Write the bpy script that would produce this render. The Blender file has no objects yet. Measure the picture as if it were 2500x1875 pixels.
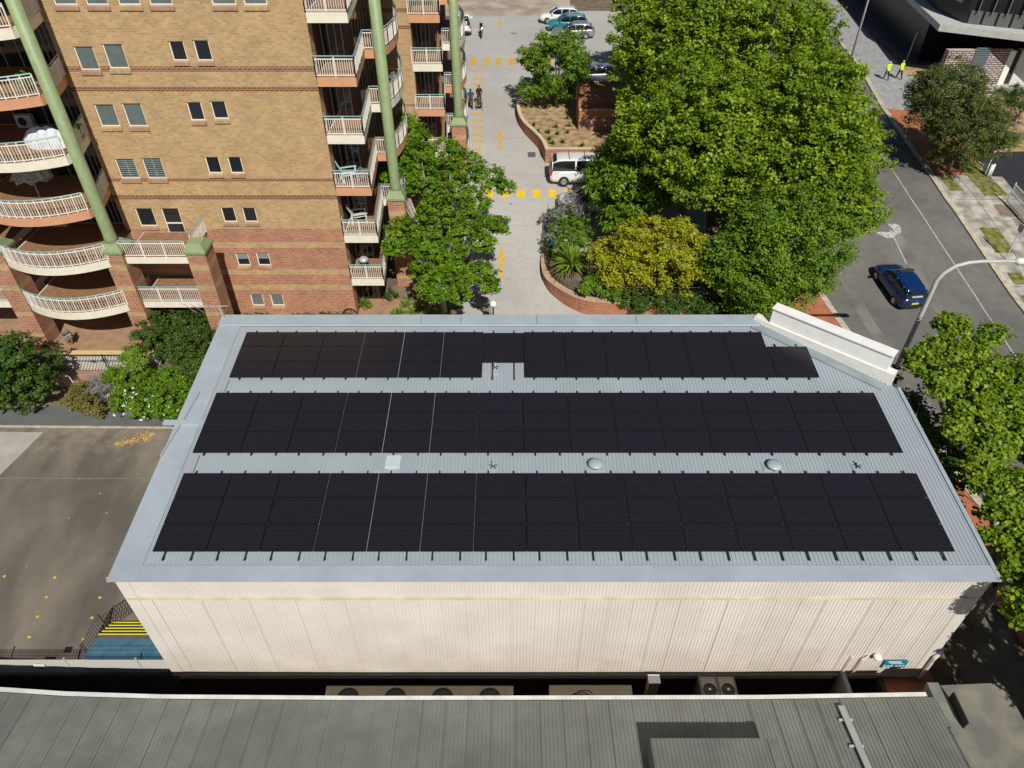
import bpy, bmesh, math, random
import numpy as np
from mathutils import Vector, Matrix
S = bpy.context.scene; COL = S.collection
rad = math.radians
# ---------------------------------------------------------------- camera, sky, sun, exposure
CH, PITCH, FPX = 25.3, rad(40.6), 1735.0
cd = bpy.data.cameras.new('camera'); cam = bpy.data.objects.new('camera', cd); COL.objects.link(cam)
cam.location = (0, 0, CH); cam.rotation_euler = (math.pi/2-PITCH, 0, 0)
cd.sensor_width = 36; cd.lens = FPX/2500*36; cd.clip_end = 2000; S.camera = cam
SHX, SHY = -0.24, 0.98                     # horizontal shift of a shadow per metre of height
sl = math.hypot(SHX, SHY); SUN_EL = math.atan(1/sl)
w = bpy.data.worlds.new('World'); S.world = w; w.use_nodes = True
nt = w.node_tree; sky = nt.nodes.new('ShaderNodeTexSky'); sky.sky_type = 'NISHITA'; sky.sun_disc = False
sky.sun_elevation = SUN_EL; sky.sun_rotation = math.atan2(-SHX, -SHY)   # clockwise from +Y
sky.dust_density = 0.2; sky.air_density = 0.8
nt.links.new(sky.outputs[0], nt.nodes['Background'].inputs[0]); nt.nodes['Background'].inputs[1].default_value = 0.05
ld = bpy.data.lights.new('sun', 'SUN'); ld.energy = 5.0; ld.angle = rad(0.5); ld.color = (1, .955, .87)
sun = bpy.data.objects.new('sun', ld); COL.objects.link(sun)
sun.rotation_euler = Vector((-SHX, -SHY, 1)).to_track_quat('Z', 'Y').to_euler(); sun.location = (30, -30, 60)
S.view_settings.view_transform = 'Standard'; S.view_settings.look = 'None'
S.view_settings.exposure = -0.12; S.view_settings.gamma = 1
S.cycles.max_bounces = 6; S.cycles.transparent_max_bounces = 6
random.seed(4); rng = np.random.default_rng(4)
# ---------------------------------------------------------------- survey helpers: where a sight line of the survey meets a plane
CT, ST = math.cos(PITCH), math.sin(PITCH)
def ray(px, py):
    a = (px-1250)/FPX; b = (py-937.5)/FPX
    return a, CT-b*ST, -ST-b*CT
def U(px, py, z=0.0, s=0.0, y0=0.0):       # plane z + s*(Y-y0)
    r = ray(px, py); t = (z-s*y0-CH)/(r[2]-s*r[1]); return (r[0]*t, r[1]*t, CH+r[2]*t)
def V(px, py, Y):
    r = ray(px, py); t = Y/r[1]; return (r[0]*t, Y, CH+r[2]*t)
def g(y):
    if y < 33: return 0.0
    if y < 39: return .015278*(y-33)**2
    if y < 45: return 2.2*(y-36)/12
    if y < 51: return 1.65+.18333*(y-45)-.011528*(y-45)**2
    return min(3.3, 2.2+(y-48)*.045)
BREAKS = (33, 34, 35, 36, 37, 38, 39, 45, 46, 47, 48, 49, 50, 51, 72.44)
def G(px, py):
    z = 0
    for i in range(60): p = U(px, py, z); z = .5*z+.5*g(p[1])
    return p
# ---------------------------------------------------------------- materials
MATS = {}
def lin(c): return tuple((v/12.92 if v <= .04045 else ((v+.055)/1.055)**2.4) for v in c)
def mat(name, col, rough=.8, var=.12, scale=3.0, aniso=None, grain=0, gamp=1.0, metal=0.0, bump=0.0, bscale=20, spec=.4, col2=None, detail=5, lo=.35, hi=.65):
    if name in MATS: return MATS[name]
    m = bpy.data.materials.new(name); m.use_nodes = True; n = m.node_tree.nodes; l = m.node_tree.links
    b = n['Principled BSDF']; b.inputs['Roughness'].default_value = rough; b.inputs['Metallic'].default_value = metal
    b.inputs['Specular IOR Level'].default_value = spec
    geo = n.new('ShaderNodeNewGeometry')
    if var > 0:
        t = n.new('ShaderNodeTexNoise'); t.inputs['Scale'].default_value = scale; t.inputs['Detail'].default_value = detail
        if aniso:
            mp = n.new('ShaderNodeMapping'); mp.inputs['Rotation'].default_value = (0, 0, aniso[0]); mp.inputs['Scale'].default_value = (1, aniso[1], 1); l.new(geo.outputs['Position'], mp.inputs[0]); l.new(mp.outputs[0], t.inputs['Vector'])
        else: l.new(geo.outputs['Position'], t.inputs['Vector'])
        r = n.new('ShaderNodeValToRGB'); e = r.color_ramp.elements
        e[0].position = lo; e[1].position = hi
        e[0].color = (*[c*(1-var) for c in col], 1)
        e[1].color = (*(col2 if col2 else [min(1, c*(1+var)) for c in col]), 1)
        l.new(t.outputs['Fac'], r.inputs[0])
        if grain:
            tg = n.new('ShaderNodeTexNoise'); tg.inputs['Scale'].default_value = grain; tg.inputs['Detail'].default_value = 12; tg.inputs['Roughness'].default_value = .7; l.new(geo.outputs['Position'], tg.inputs['Vector'])
            rg = n.new('ShaderNodeMapRange'); rg.inputs[1].default_value = .3; rg.inputs[2].default_value = .7; rg.inputs[3].default_value = 1-.26*gamp; rg.inputs[4].default_value = 1+.2*gamp; l.new(tg.outputs['Fac'], rg.inputs[0])
            mg = n.new('ShaderNodeVectorMath'); mg.operation = 'SCALE'; l.new(r.outputs[0], mg.inputs[0]); l.new(rg.outputs[0], mg.inputs['Scale']); l.new(mg.outputs[0], b.inputs['Base Color'])
        else: l.new(r.outputs[0], b.inputs['Base Color'])
    else: b.inputs['Base Color'].default_value = (*col, 1)
    if bump:
        t2 = n.new('ShaderNodeTexNoise'); t2.inputs['Scale'].default_value = bscale; t2.inputs['Detail'].default_value = 4
        l.new(geo.outputs['Position'], t2.inputs['Vector'])
        bp = n.new('ShaderNodeBump'); bp.inputs['Strength'].default_value = bump; bp.inputs['Distance'].default_value = .02
        l.new(t2.outputs['Fac'], bp.inputs['Height']); l.new(bp.outputs[0], b.inputs['Normal'])
    MATS[name] = m; return m
def brick(name, c1, c2, mortar, bands=None, w=.24, h=.11, msize=.011, ramp=None):
    """bands: list of (z_from, c1, c2) low to high: a change of brick colour up the wall"""
    m = bpy.data.materials.new(name); m.use_nodes = True; n = m.node_tree.nodes; l = m.node_tree.links
    b = n['Principled BSDF']; b.inputs['Roughness'].default_value = .9; b.inputs['Specular IOR Level'].default_value = .2
    geo = n.new('ShaderNodeNewGeometry'); sp = n.new('ShaderNodeSeparateXYZ'); l.new(geo.outputs['Position'], sp.inputs[0])
    ad = n.new('ShaderNodeMath'); ad.operation = 'ADD'; l.new(sp.outputs[0], ad.inputs[0]); l.new(sp.outputs[1], ad.inputs[1])
    cb = n.new('ShaderNodeCombineXYZ'); l.new(ad.outputs[0], cb.inputs[0]); l.new(sp.outputs[2], cb.inputs[1])
    br = n.new('ShaderNodeTexBrick'); l.new(cb.outputs[0], br.inputs['Vector']); br.inputs['Scale'].default_value = 1
    br.inputs['Brick Width'].default_value = w; br.inputs['Row Height'].default_value = h; br.inputs['Mortar Size'].default_value = msize
    br.inputs['Mortar'].default_value = (*mortar, 1)
    ns = n.new('ShaderNodeTexNoise'); ns.inputs['Scale'].default_value = 1.1; ns.inputs['Detail'].default_value = 8; l.new(geo.outputs['Position'], ns.inputs[0])
    def rampz(idx):
        r = n.new('ShaderNodeValToRGB'); r.color_ramp.interpolation = 'CONSTANT'; e = r.color_ramp.elements
        mp = n.new('ShaderNodeMapRange'); mp.inputs[1].default_value = -5; mp.inputs[2].default_value = 25; l.new(sp.outputs[2], mp.inputs[0]); l.new(mp.outputs[0], r.inputs[0])
        bb = bands
        e[0].position = 0; e[0].color = (*bb[0][idx], 1); e[1].position = (bb[1][0]+5)/30; e[1].color = (*bb[1][idx], 1)
        for q in bb[2:]:
            x = e.new((q[0]+5)/30); x.color = (*q[idx], 1)
        return r
    if bands:
        l.new(rampz(1).outputs[0], br.inputs['Color1']); l.new(rampz(2).outputs[0], br.inputs['Color2'])
    else:
        br.inputs['Color1'].default_value = (*c1, 1); br.inputs['Color2'].default_value = (*c2, 1)
    mx = n.new('ShaderNodeMixRGB'); mx.blend_type = 'MULTIPLY'; mx.inputs[0].default_value = .55
    rr = n.new('ShaderNodeValToRGB'); rr.color_ramp.elements[0].position = .3; rr.color_ramp.elements[1].position = .7
    rr.color_ramp.elements[0].color = (.74, .72, .73, 1); rr.color_ramp.elements[1].color = (1.12, 1.12, 1.05, 1)
    l.new(ns.outputs[0], rr.inputs[0]); l.new(br.outputs[0], mx.inputs[1]); l.new(rr.outputs[0], mx.inputs[2]); l.new(mx.outputs[0], b.inputs['Base Color'])
    bp = n.new('ShaderNodeBump'); bp.inputs['Strength'].default_value = .5; bp.inputs['Distance'].default_value = .01; bp.invert = True
    l.new(br.outputs['Fac'], bp.inputs['Height']); l.new(bp.outputs[0], b.inputs['Normal'])
    MATS[name] = m; return m
def emis(name, col, e):
    m = mat(name, col, .5, 0); m.node_tree.nodes['Principled BSDF'].inputs['Emission Color'].default_value = (*col, 1)
    m.node_tree.nodes['Principled BSDF'].inputs['Emission Strength'].default_value = e; return m
tan1, tan2 = (.53, .352, .172), (.39, .258, .13)
red1, red2 = (.45, .19, .115), (.31, .125, .085)
bb = (.22, .085, .05), (.17, .07, .045)
mBrick = brick('apartment_brick', None, None, (.50, .38, .25), bands=[(-5, red1, red2), (2.25, tan1, tan2), (2.55, red1, red2), (3.3, tan1, tan2), (3.62, red1, red2),
    (5.05, tan1, tan2), (5.42, red1, red2), (6.2, tan1, tan2), (8.0, *bb), (8.16, tan1, tan2), (8.98, *bb), (9.16, tan1, tan2), (13.6, *bb), (13.8, tan1, tan2), (14.5, *bb), (14.72, tan1, tan2)])
mPillar = brick('pillar_brick', None, None, (.50, .38, .25), bands=[(-5, red1, red2), (1.0, tan1, tan2), (1.3, red1, red2), (2.4, tan1, tan2), (2.7, red1, red2), (4.1, tan1, tan2), (4.4, red1, red2), (5.4, tan1, tan2), (5.75, red1, red2)])
mRedBrick = brick('garden_brick', (.42, .17, .095), (.32, .12, .075), (.45, .3, .2))
mGreyBrick = brick('grey_brick', (.60, .52, .48), (.46, .38, .36), (.10, .07, .07), w=.55, h=.19, msize=.045)
mCream = mat('cream_paint', (.76, .71, .58), .6, .05)
mOrange = mat('apricot_paint', (.60, .31, .17), .6, .06)
mWhite = mat('white_paint', (.80, .78, .72), .5, .04)
mRail = mat('rail_paint', (.80, .76, .68), .5, 0)
mTeal = mat('teal_handrail', (.22, .38, .38), .4, 0)
mGreen = mat('green_paint', (.255, .325, .165), .5, .08)
mTile = mat('balcony_tile', (.27, .15, .078), .7, .2, 6)
mPatio = mat('patio_tile', (.36, .225, .14), .8, .14, 2)
mGlass = mat('window_glass', (.015, .02, .025), .06, 0, spec=.8)
mGlassG = mat('frosted_glass', (.12, .15, .15), .12, .1, spec=.7)
mBlind = mat('window_blind', (.22, .26, .26), .5, .2, 8)
mDark = mat('dark_interior', (.03, .026, .024), .7, .2)
mDark2 = mat('dark_wall', (.09, .06, .05), .8, .2)
mConc = mat('driveway_concrete', (.435, .42, .40), .85, .07, .22, bump=.1, detail=8, grain=3.0, gamp=.4)
mConc2 = mat('footpath_concrete', (.40, .38, .33), .85, .4, 1.3, col2=(.52, .49, .43), detail=8)
mKerb = mat('kerb_stone', (.48, .43, .33), .85, .2, 3)
mAsph = mat('road_asphalt', (.15, .145, .138), .9, .08, .3, bump=.25, bscale=60, col2=(.175, .168, .155), detail=9, grain=1.6, gamp=.6)
mYard = mat('yard_asphalt', (.135, .12, .102), .9, .14, .6, bump=.2, bscale=40, col2=(.25, .22, .175), detail=10, lo=.38, hi=.82, aniso=(.5, .35), grain=1.3, gamp=.5)
def blend_tint(m, col, y0, y1, sc=1.6, axis=1, amt=.85, stretch=None):
    n = m.node_tree.nodes; l = m.node_tree.links; b = n['Principled BSDF']; src = b.inputs['Base Color'].links[0].from_socket
    geo = n.new('ShaderNodeNewGeometry'); sp = n.new('ShaderNodeSeparateXYZ'); l.new(geo.outputs['Position'], sp.inputs[0])
    a = n.new('ShaderNodeMapRange'); a.inputs[1].default_value = y0; a.inputs[2].default_value = y1; a.inputs[3].default_value = -.28; a.inputs[4].default_value = .22; l.new(sp.outputs[axis], a.inputs[0])
    t = n.new('ShaderNodeTexNoise'); t.inputs['Scale'].default_value = sc; t.inputs['Detail'].default_value = 10; t.inputs['Roughness'].default_value = .65; l.new(geo.outputs['Position'], t.inputs['Vector'])
    s_ = n.new('ShaderNodeMath'); s_.operation = 'ADD'; l.new(a.outputs[0], s_.inputs[0]); l.new(t.outputs['Fac'], s_.inputs[1])
    r = n.new('ShaderNodeMapRange'); r.inputs[1].default_value = .45; r.inputs[2].default_value = .8; r.inputs[3].default_value = 0; r.inputs[4].default_value = amt; l.new(s_.outputs[0], r.inputs[0])
    x = n.new('ShaderNodeMixRGB'); x.inputs[2].default_value = (*col, 1); l.new(r.outputs[0], x.inputs[0]); l.new(src, x.inputs[1]); l.new(x.outputs[0], b.inputs['Base Color'])
blend_tint(mYard, (.30, .25, .19), 22.5, 26.5)  # dusty band across the back of the yard
mLane = mat('grey_lane', (.13, .135, .135), .9, .1, 1)
mDirt = mat('dry_soil', (.37, .26, .14), .95, .35, 2, bump=.4)
mRedPath = mat('red_paving', (.42, .15, .08), .85, .12, 2)
mPave = mat('grey_paving', (.33, .33, .33), .85, .15, 2)
mGrass = mat('lawn', (.10, .15, .025), .95, .4, 3, col2=(.26, .24, .06), detail=8)
mYellow = mat('yellow_line_paint', (.70, .40, .03), .7, .12, 3.5, col2=(.62, .46, .20), detail=9, lo=.42, hi=.72)
mWhiteLine = mat('white_line_paint', (.46, .44, .41), .7, .25, 5, detail=8)
mRoof = mat('shed_roof_steel', (.345, .385, .425), .42, .05, .5, metal=0.0, spec=.5)
mRoofTrim = mat('roof_trim_steel', (.355, .41, .455), .38, .07, .4, grain=2.0, gamp=.3, spec=.5)
mShed = mat('shed_cladding', (.665, .615, .56), .55, .07, .5, aniso=(0, .3), detail=8)
mShedBand = mat('shed_band', (.62, .56, .42), .55, .12, 1.5)
mNear = mat('grey_roof_steel', (.182, .187, .17), .5, .12, .35, detail=9, grain=1.4, gamp=.45)
mNearFlat = mat('grey_flashing', (.19, .195, .175), .55, .15, 1.5)
mSlab = mat('weathered_concrete', (.20, .20, .18), .85, .25, .9, col2=(.33, .29, .21), lo=.45, hi=.8)
mBlack = mat('black_metal', (.02, .02, .02), .45, 0)
mBlackP = mat('black_frame', (.012, .012, .014), .35, 0)
mGalv = mat('galvanised_steel', (.48, .48, .48), .45, .08, 4)
mBark = mat('bark', (.22, .18, .14), .95, .35, 6, bump=.5)
mChrome = mat('pale_metal', (.6, .6, .6), .25, 0, metal=1)
mTyre = mat('tyre_rubber', (.02, .02, .02), .8, 0)
blend_tint(mShed, (.50, .41, .27), 3.2, .3, 1.0, 2, .4)  # cladding blends to a yellower, darker tone towards its foot
# ---------------------------------------------------------------- mesh collector
class M:
    def __init__(s): s.v = []; s.f = []; s.k = []; s.slot = 0
    def quadf(s, *p):
        i = len(s.v); s.v += [tuple(q) for q in p]; s.f.append(tuple(range(i, i+len(p)))); s.k.append(s.slot); return s
    def add(s, vs, fs):
        i = len(s.v); s.v += [tuple(q) for q in vs]; s.f += [tuple(a+i for a in f) for f in fs]; s.k += [s.slot]*len(fs); return s
    def box(s, x0, x1, y0, y1, z0, z1, mtx=None):
        vs = [(x, y, z) for z in (z0, z1) for y in (y0, y1) for x in (x0, x1)]
        if mtx: vs = [tuple(mtx @ Vector(q)) for q in vs]
        return s.add(vs, [(0, 2, 3, 1), (4, 5, 7, 6), (0, 1, 5, 4), (2, 6, 7, 3), (0, 4, 6, 2), (1, 3, 7, 5)])
    def prism(s, poly, z0, z1):            # poly: (x,y) counter-clockwise; z0/z1 numbers or functions
        f0 = z0 if callable(z0) else (lambda x, y: z0); f1 = z1 if callable(z1) else (lambda x, y: z1)
        n = len(poly)
        a = sum(poly[i][0]*poly[(i+1) % n][1]-poly[(i+1) % n][0]*poly[i][1] for i in range(n))
        if a < 0: poly = poly[::-1]
        vs = [(x, y, f0(x, y)) for x, y in poly]+[(x, y, f1(x, y)) for x, y in poly]
        return s.add(vs, [tuple(range(n))[::-1], tuple(range(n, 2*n))]+[(i, (i+1) % n, n+(i+1) % n, n+i) for i in range(n)])
    def tube(s, pts, r, n=6, cap=True):
        pts = [Vector(p) for p in pts]; rs = r if isinstance(r, (list, tuple)) else [r]*len(pts)
        vs = []; up = None
        for i, p in enumerate(pts):
            d = (pts[min(i+1, len(pts)-1)]-pts[max(i-1, 0)])
            if d.length < 1e-9: d = Vector((0, 0, 1))
            d.normalize()
            if up is None: up = Vector((0, 0, 1)) if abs(d.z) < .9 else Vector((1, 0, 0))
            a = d.cross(up)
            if a.length < 1e-5: a = d.cross(Vector((0, 1, 0)))
            a.normalize(); b = a.cross(d).normalized(); up = b
            for k in range(n):
                t = 2*math.pi*k/n; vs.append(p+a*math.cos(t)*rs[i]+b*math.sin(t)*rs[i])
        m = len(pts); fs = []
        for i in range(m-1):
            for k in range(n): fs.append((i*n+k, i*n+(k+1) % n, (i+1)*n+(k+1) % n, (i+1)*n+k))
        if cap: fs += [tuple(range(n))[::-1], tuple(range((m-1)*n, m*n))]
        return s.add(vs, fs)
    def lathe(s, c, prof, n=16, ax='z'):   # prof: (r, h)
        vs = []
        for r, h in prof:
            for k in range(n):
                t = 2*math.pi*k/n; q = (r*math.cos(t), r*math.sin(t), h)
                if ax == 'y': q = (q[0], q[2], q[1])
                if ax == 'x': q = (q[2], q[0], q[1])
                vs.append((c[0]+q[0], c[1]+q[1], c[2]+q[2]))
        fs = []
        for i in range(len(prof)-1):
            for k in range(n): fs.append((i*n+k, i*n+(k+1) % n, (i+1)*n+(k+1) % n, (i+1)*n+k))
        fs += [tuple(range(n))[::-1], tuple(range((len(prof)-1)*n, len(prof)*n))]
        return s.add(vs, fs)
    def ball(s, c, r, n=16): return s.lathe(c, [(max(1e-3, r*math.sin(math.pi*i/10)), -r*math.cos(math.pi*i/10)) for i in range(11)], n)
    def build(s, name, ms, parent=None, smooth=False, offset=None):
        me = bpy.data.meshes.new(name); off = parent.get('_o') if parent is not None else None
        vs = s.v
        if off is not None:
            off = Vector(off); vs = [tuple(Vector(q)-off) for q in vs]
        me.from_pydata(vs, [], s.f); me.update()
        ms = ms if isinstance(ms, (list, tuple)) else [ms]
        for m_ in ms: me.materials.append(m_)
        if len(ms) > 1: me.polygons.foreach_set('material_index', s.k)
        if smooth: me.polygons.foreach_set('use_smooth', [True]*len(me.polygons))
        o = bpy.data.objects.new(name, me); COL.objects.link(o)
        if parent is not None:
            o.parent = parent
            if off is not None: o['_o'] = tuple(off)
        return o
def thing(name, label, cat, loc=(0, 0, 0), rz=0.0, group=None, local=False):
    o = bpy.data.objects.new(name, None); COL.objects.link(o); o.location = loc; o.rotation_euler = (0, 0, rz); o.empty_display_size = .2
    o['label'] = label; o['category'] = cat
    if group: o['group'] = group
    if not local: o['_o'] = tuple(loc)     # its parts are written in world coordinates
    return o
def tag(o, label, cat, group=None):
    o['label'] = label; o['category'] = cat
    if group: o['group'] = group
    return o
def struct(o): o['kind'] = 'structure'; return o
def center(o):                             # put a single mesh's origin at its base
    me = o.data; co = np.empty(len(me.vertices)*3, dtype=np.float32); me.vertices.foreach_get('co', co); co = co.reshape(-1, 3)
    c = np.array([(co[:, 0].min()+co[:, 0].max())/2, (co[:, 1].min()+co[:, 1].max())/2, co[:, 2].min()])
    me.vertices.foreach_set('co', (co-c).astype(np.float32).ravel()); o.location = tuple(o.location[i]+c[i] for i in range(3)); return o
def dup(root, loc, rz=None, label=None, group=None, scale=None):
    def cp(o, par):
        c = o.copy(); COL.objects.link(c)
        if par is not None: c.parent = par
        for ch in list(o.children): cp(ch, c)
        return c
    r = cp(root, None); r.location = loc
    if rz is not None: r.rotation_euler = (0, 0, rz)
    if scale: r.scale = scale
    if label: r['label'] = label
    if group: r['group'] = group
    return r
ORD = ['', 'first', 'second', 'third', 'fourth', 'fifth', 'sixth', 'seventh', 'eighth', 'ninth', 'tenth', 'eleventh', 'twelfth', 'thirteenth', 'fourteenth', 'fifteenth',
       'sixteenth', 'seventeenth', 'eighteenth', 'nineteenth', 'twentieth']+['twenty-'+a for a in ('first', 'second', 'third', 'fourth', 'fifth', 'sixth', 'seventh', 'eighth', 'ninth')]+['thirtieth', 'thirty-first', 'thirty-second']
# ---------------------------------------------------------------- ground sheets draped on the slope of the hill
def drape(name, poly, off, m, zf=None):
    bm = bmesh.new(); vs = [bm.verts.new((x, y, 0)) for x, y in poly]; f = bm.faces.new(vs)
    if f.normal.z < 0: f.normal_flip()
    for yb in BREAKS:
        bmesh.ops.bisect_plane(bm, geom=bm.verts[:]+bm.edges[:]+bm.faces[:], plane_co=(0, yb, 0), plane_no=(0, 1, 0))
    for v in bm.verts: v.co.z = (zf or g)(v.co.y)+off
    bm.normal_update()
    for f in bm.faces:
        if f.normal.z < 0: f.normal_flip()
    me = bpy.data.meshes.new(name); bm.to_mesh(me); bm.free(); me.materials.append(m)
    o = bpy.data.objects.new(name, me); COL.objects.link(o); return struct(o)
def rect(x0, x1, y0, y1): return [(x0, y0), (x1, y0), (x1, y1), (x0, y1)]
# ================================================================ GROUND
SX0, SX1, SY0, SY1 = -12.40, 15.02, 12.86, 25.02     # the shed
PX0, PX1, PY0, PY1 = -15.75, -12.40, 13.0, 13.003    # stair pit
bigdirt = mat('earth', (.17, .13, .085), .95, .3, 1.2, bump=.3)
gm = M()
for x0, x1, y0, y1 in ((-300, PX0, 13.0, 33), (PX0, 300, PY1, 33), (PX1, 300, 13.0, PY1)): gm.box(x0, x1, y0, y1, -.4, 0)
gm.box(13.6, 300, -80, 13.0, -.4, 0)
for ya, yb in zip(BREAKS, BREAKS[1:]): gm.quadf((-300, ya, g(ya)), (300, ya, g(ya)), (300, yb, g(yb)), (-300, yb, g(yb)))
gm.quadf((-300, 72.44, 3.3), (300, 72.44, 3.3), (300, 500, 3.3), (-300, 500, 3.3))
struct(gm.build('ground', bigdirt))
mAlley = mat('alley_paving', (.10, .075, .06), .9, .2, 2)
struct(M().box(-300, 13.6, -80, 13.0, -2.3, -1.9).build('alley_ground', mAlley))
# yard at the left
drape('yard', [(-60, 13.01), (PX0, 13.01), (PX0, PY1), (SX0-.0, PY1), (SX0, 26.05), (-60, 26.6)], .006, mYard)
drape('lane', [(-60, 26.6), (SX0, 26.05), (SX0, 27.6), (-60, 28.0)], .010, mLane)
drape('kerb_line', [(-60, 26.45), (SX0, 25.95), (SX0, 26.1), (-60, 26.65)], .014, mKerb)
drape('pale_concrete', [(-60, 20.0), (-24.9, 21.6), (-24.35, 22.9), (-23.75, 25.75), (-60, 26.3)], .012, mat('pale_concrete', (.40, .38, .34), .85, .12, 1))
drape('yard_joint', [(-60, 22.75), (-14, 22.60), (-14, 22.64), (-60, 22.80)], .011, mat('yard_joint', (.22, .20, .17), .9, .2))
# building terrace and garden bed in front of it
drape('terrace', [(-60, 31.9), (-13.0, 31.9), (-13.0, 36.5), (-60, 36.5)], .40, mPatio, lambda y: 0)
drape('courtyard', [(-9.4, 33.5), (-5.0, 33.5), (-5.0, 40), (-9.4, 40)], .30, mPatio, lambda y: 0)
# driveway / car park
drape('driveway', [(-5.1, 25.3), (12.0, 25.3), (12.0, 37), (16.5, 60), (16.5, 96), (-5.4, 96), (-4.6, 60), (-4.2, 46), (-2.6, 40)], .012, mConc)
drape('old_paving', [(-20, 93.5), (7, 93.5), (9, 130), (-20, 130)], .020, mat('old_paving', (.40, .33, .26), .9, .25, .5, detail=9))
# road (climbs the hill)
rk = [(31.3, 10), (31.45, 36), (31.15, 47.8), (31.4, 51), (32.6, 63.5), (34.6, 76.5), (37.3, 101.6), (44, 160), (60, 300)]
lk = [(23.4, 10), (20.2, 34.2), (19.75, 37.5), (18.9, 47.8), (19.6, 62), (21.4, 76.5), (24, 101.6), (30, 160), (46, 300)]
lk[0] = (22.6, 10)
rk[0] = (31.9, 10)
def strip(name, ln, a, b, off, m, thick=0):
    L = []; R = []
    for i, p in enumerate(ln):
        q0 = Vector(ln[max(0, i-1)]); q1 = Vector(ln[min(len(ln)-1, i+1)]); d = (q1-q0).normalized(); nx, ny = d.y, -d.x
        L.append((p[0]+nx*a, p[1]+ny*a)); R.append((p[0]+nx*b, p[1]+ny*b))
    mm = M()
    for i in range(len(ln)-1):
        # split at slope breaks so that the strip follows the ground
        ys = sorted([0.0, 1.0]+[(yb-ln[i][1])/(ln[i+1][1]-ln[i][1]) for yb in BREAKS if min(ln[i][1], ln[i+1][1]) < yb < max(ln[i][1], ln[i+1][1])])
        for t0, t1 in zip(ys, ys[1:]):
            f = lambda P, t: (P[i][0]*(1-t)+P[i+1][0]*t, P[i][1]*(1-t)+P[i+1][1]*t)
            a0, b0, b1, a1 = f(L, t0), f(R, t0), f(R, t1), f(L, t1)
            top = [(q[0], q[1], g(q[1])+off) for q in (a0, b0, b1, a1)]
            mm.quadf(*top)
            if thick:
                for u, v_ in ((0, 3), (1, 2), (0, 1), (2, 3)):
                    p, q = top[u], top[v_]; mm.quadf(p, q, (q[0], q[1], q[2]-thick), (p[0], p[1], p[2]-thick))
    o = mm.build(name, m)
    bm = bmesh.new(); bm.from_mesh(o.data); bmesh.ops.remove_doubles(bm, verts=bm.verts, dist=1e-4); bmesh.ops.recalc_face_normals(bm, faces=bm.faces); 
    if sum(f.normal.z for f in bm.faces) < 0: bmesh.ops.reverse_faces(bm, faces=bm.faces)
    bm.to_mesh(o.data); bm.free(); return struct(o)
mid = [((a[0]+b[0])/2, a[1] if abs(a[1]-b[1]) < 4 else (a[1]+b[1])/2) for a, b in zip(lk, rk)]
drape('road', lk+rk[::-1], .03, mAsph)
strip('kerb_right', rk, 0, .38, .13, mKerb, .2)
strip('kerb_left', lk, -.38, 0, .13, mKerb, .2)
strip('footpath_left', lk, -2.6, -.38, .10, mRedPath, .15)
strip('footpath_right', [p for p in rk if p[1] < 52], .38, 5.4, .10, mConc2, .15)
strip('red_crossing', [(31.45, 51.2), (32.6, 63.2)], .38, 4.4, .104, mRedPath, .15)
strip('paved_footpath', [(32.6, 63.3), (34.6, 76.5), (37.3, 101.6), (44, 160)], .38, 4.2, .10, mPave, .15)
strip('white_lane_line', [(29.2, 10)]+[G(2135+350*t, 353+527*t)[:2] for t in (1.0, .85, .7, .55, .4, .25, .1, 0)]+[(29.7, 60), (31.3, 76), (34, 101)], -.04, .04, .036, mWhiteLine)
strip('road_seam', [(25.95, 40.6), (26.05, 44.0)], -.04, .04, .036, mWhiteLine)
for i, (px, py, sx, sy) in enumerate(((2168, 575, .55, .5), (2185, 560, .3, .8))):
    p = G(px, py); drape('paint_splash', [(p[0]+sx*math.cos(t)*(1+.5*math.sin(3*t+i)), p[1]+sy*math.sin(t)*(1+.4*math.cos(2*t))) for t in [k*math.pi/8 for k in range(16)]], .038+.002*i, mWhiteLine)
# worn wheel tracks and repair patches
mTrack = mat('worn_asphalt', (.185, .17, .16), .9, .25, .5, detail=8)
strip('wheel_track', [(22.0, 22), (21.6, 34), (21.3, 44), (21.4, 56)], -.3, .45, .0335, mTrack)
strip('wheel_track', [(26.6, 18), (26.4, 34), (26.3, 47)], -.3, .35, .0335, mTrack)
# verge patches on the right
for k, (x0, x1, y0, y1) in enumerate(((32.0, 33.3, 30, 37.6), (32.1, 33.0, 38.6, 39.7), (32.2, 33.5, 41.6, 44.2), (32.0, 33.0, 48.6, 51.2), (34.2, 35.9, 47.9, 53))):
    drape('grass_verge', rect(x0, x1, y0, y1), .108, mGrass)
for k, (x0, x1, y0, y1) in enumerate(((35.0, 36.7, 43.6, 45.2), (34.3, 37.0, 45.4, 46.8), (35.2, 36.8, 41.0, 42.0))):
    drape('paving_patch', rect(x0, x1, y0, y1), .107+.001*k, mat('brown_patch', (.22, .17, .14), .9, .2, 2))
jm = mat('paving_joint', (.24, .22, .19), .9, .1)
for y in (33.6, 36.2, 38.4, 40.4, 42.6, 44.9, 47.4, 50): drape('paving_joint', rect(31.9, 36.6, y, y+.05), .112, jm)
for x in (33.4, 34.9): drape('paving_joint', rect(x, x+.04, 30, 51), .114, jm)
# driveway joints, drain
mJ = mat('driveway_joint', (.34, .33, .31), .9, .1)
for y in (39.2, 44.5, 51, 57.5, 64, 70.5, 80, 88): drape('driveway_joint', rect(-3.6, 3.4, y, y+.05), .0135, mJ)
for x in (3.2,): drape('driveway_joint', rect(x, x+.04, 55, 93), .0135, mJ)
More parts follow.
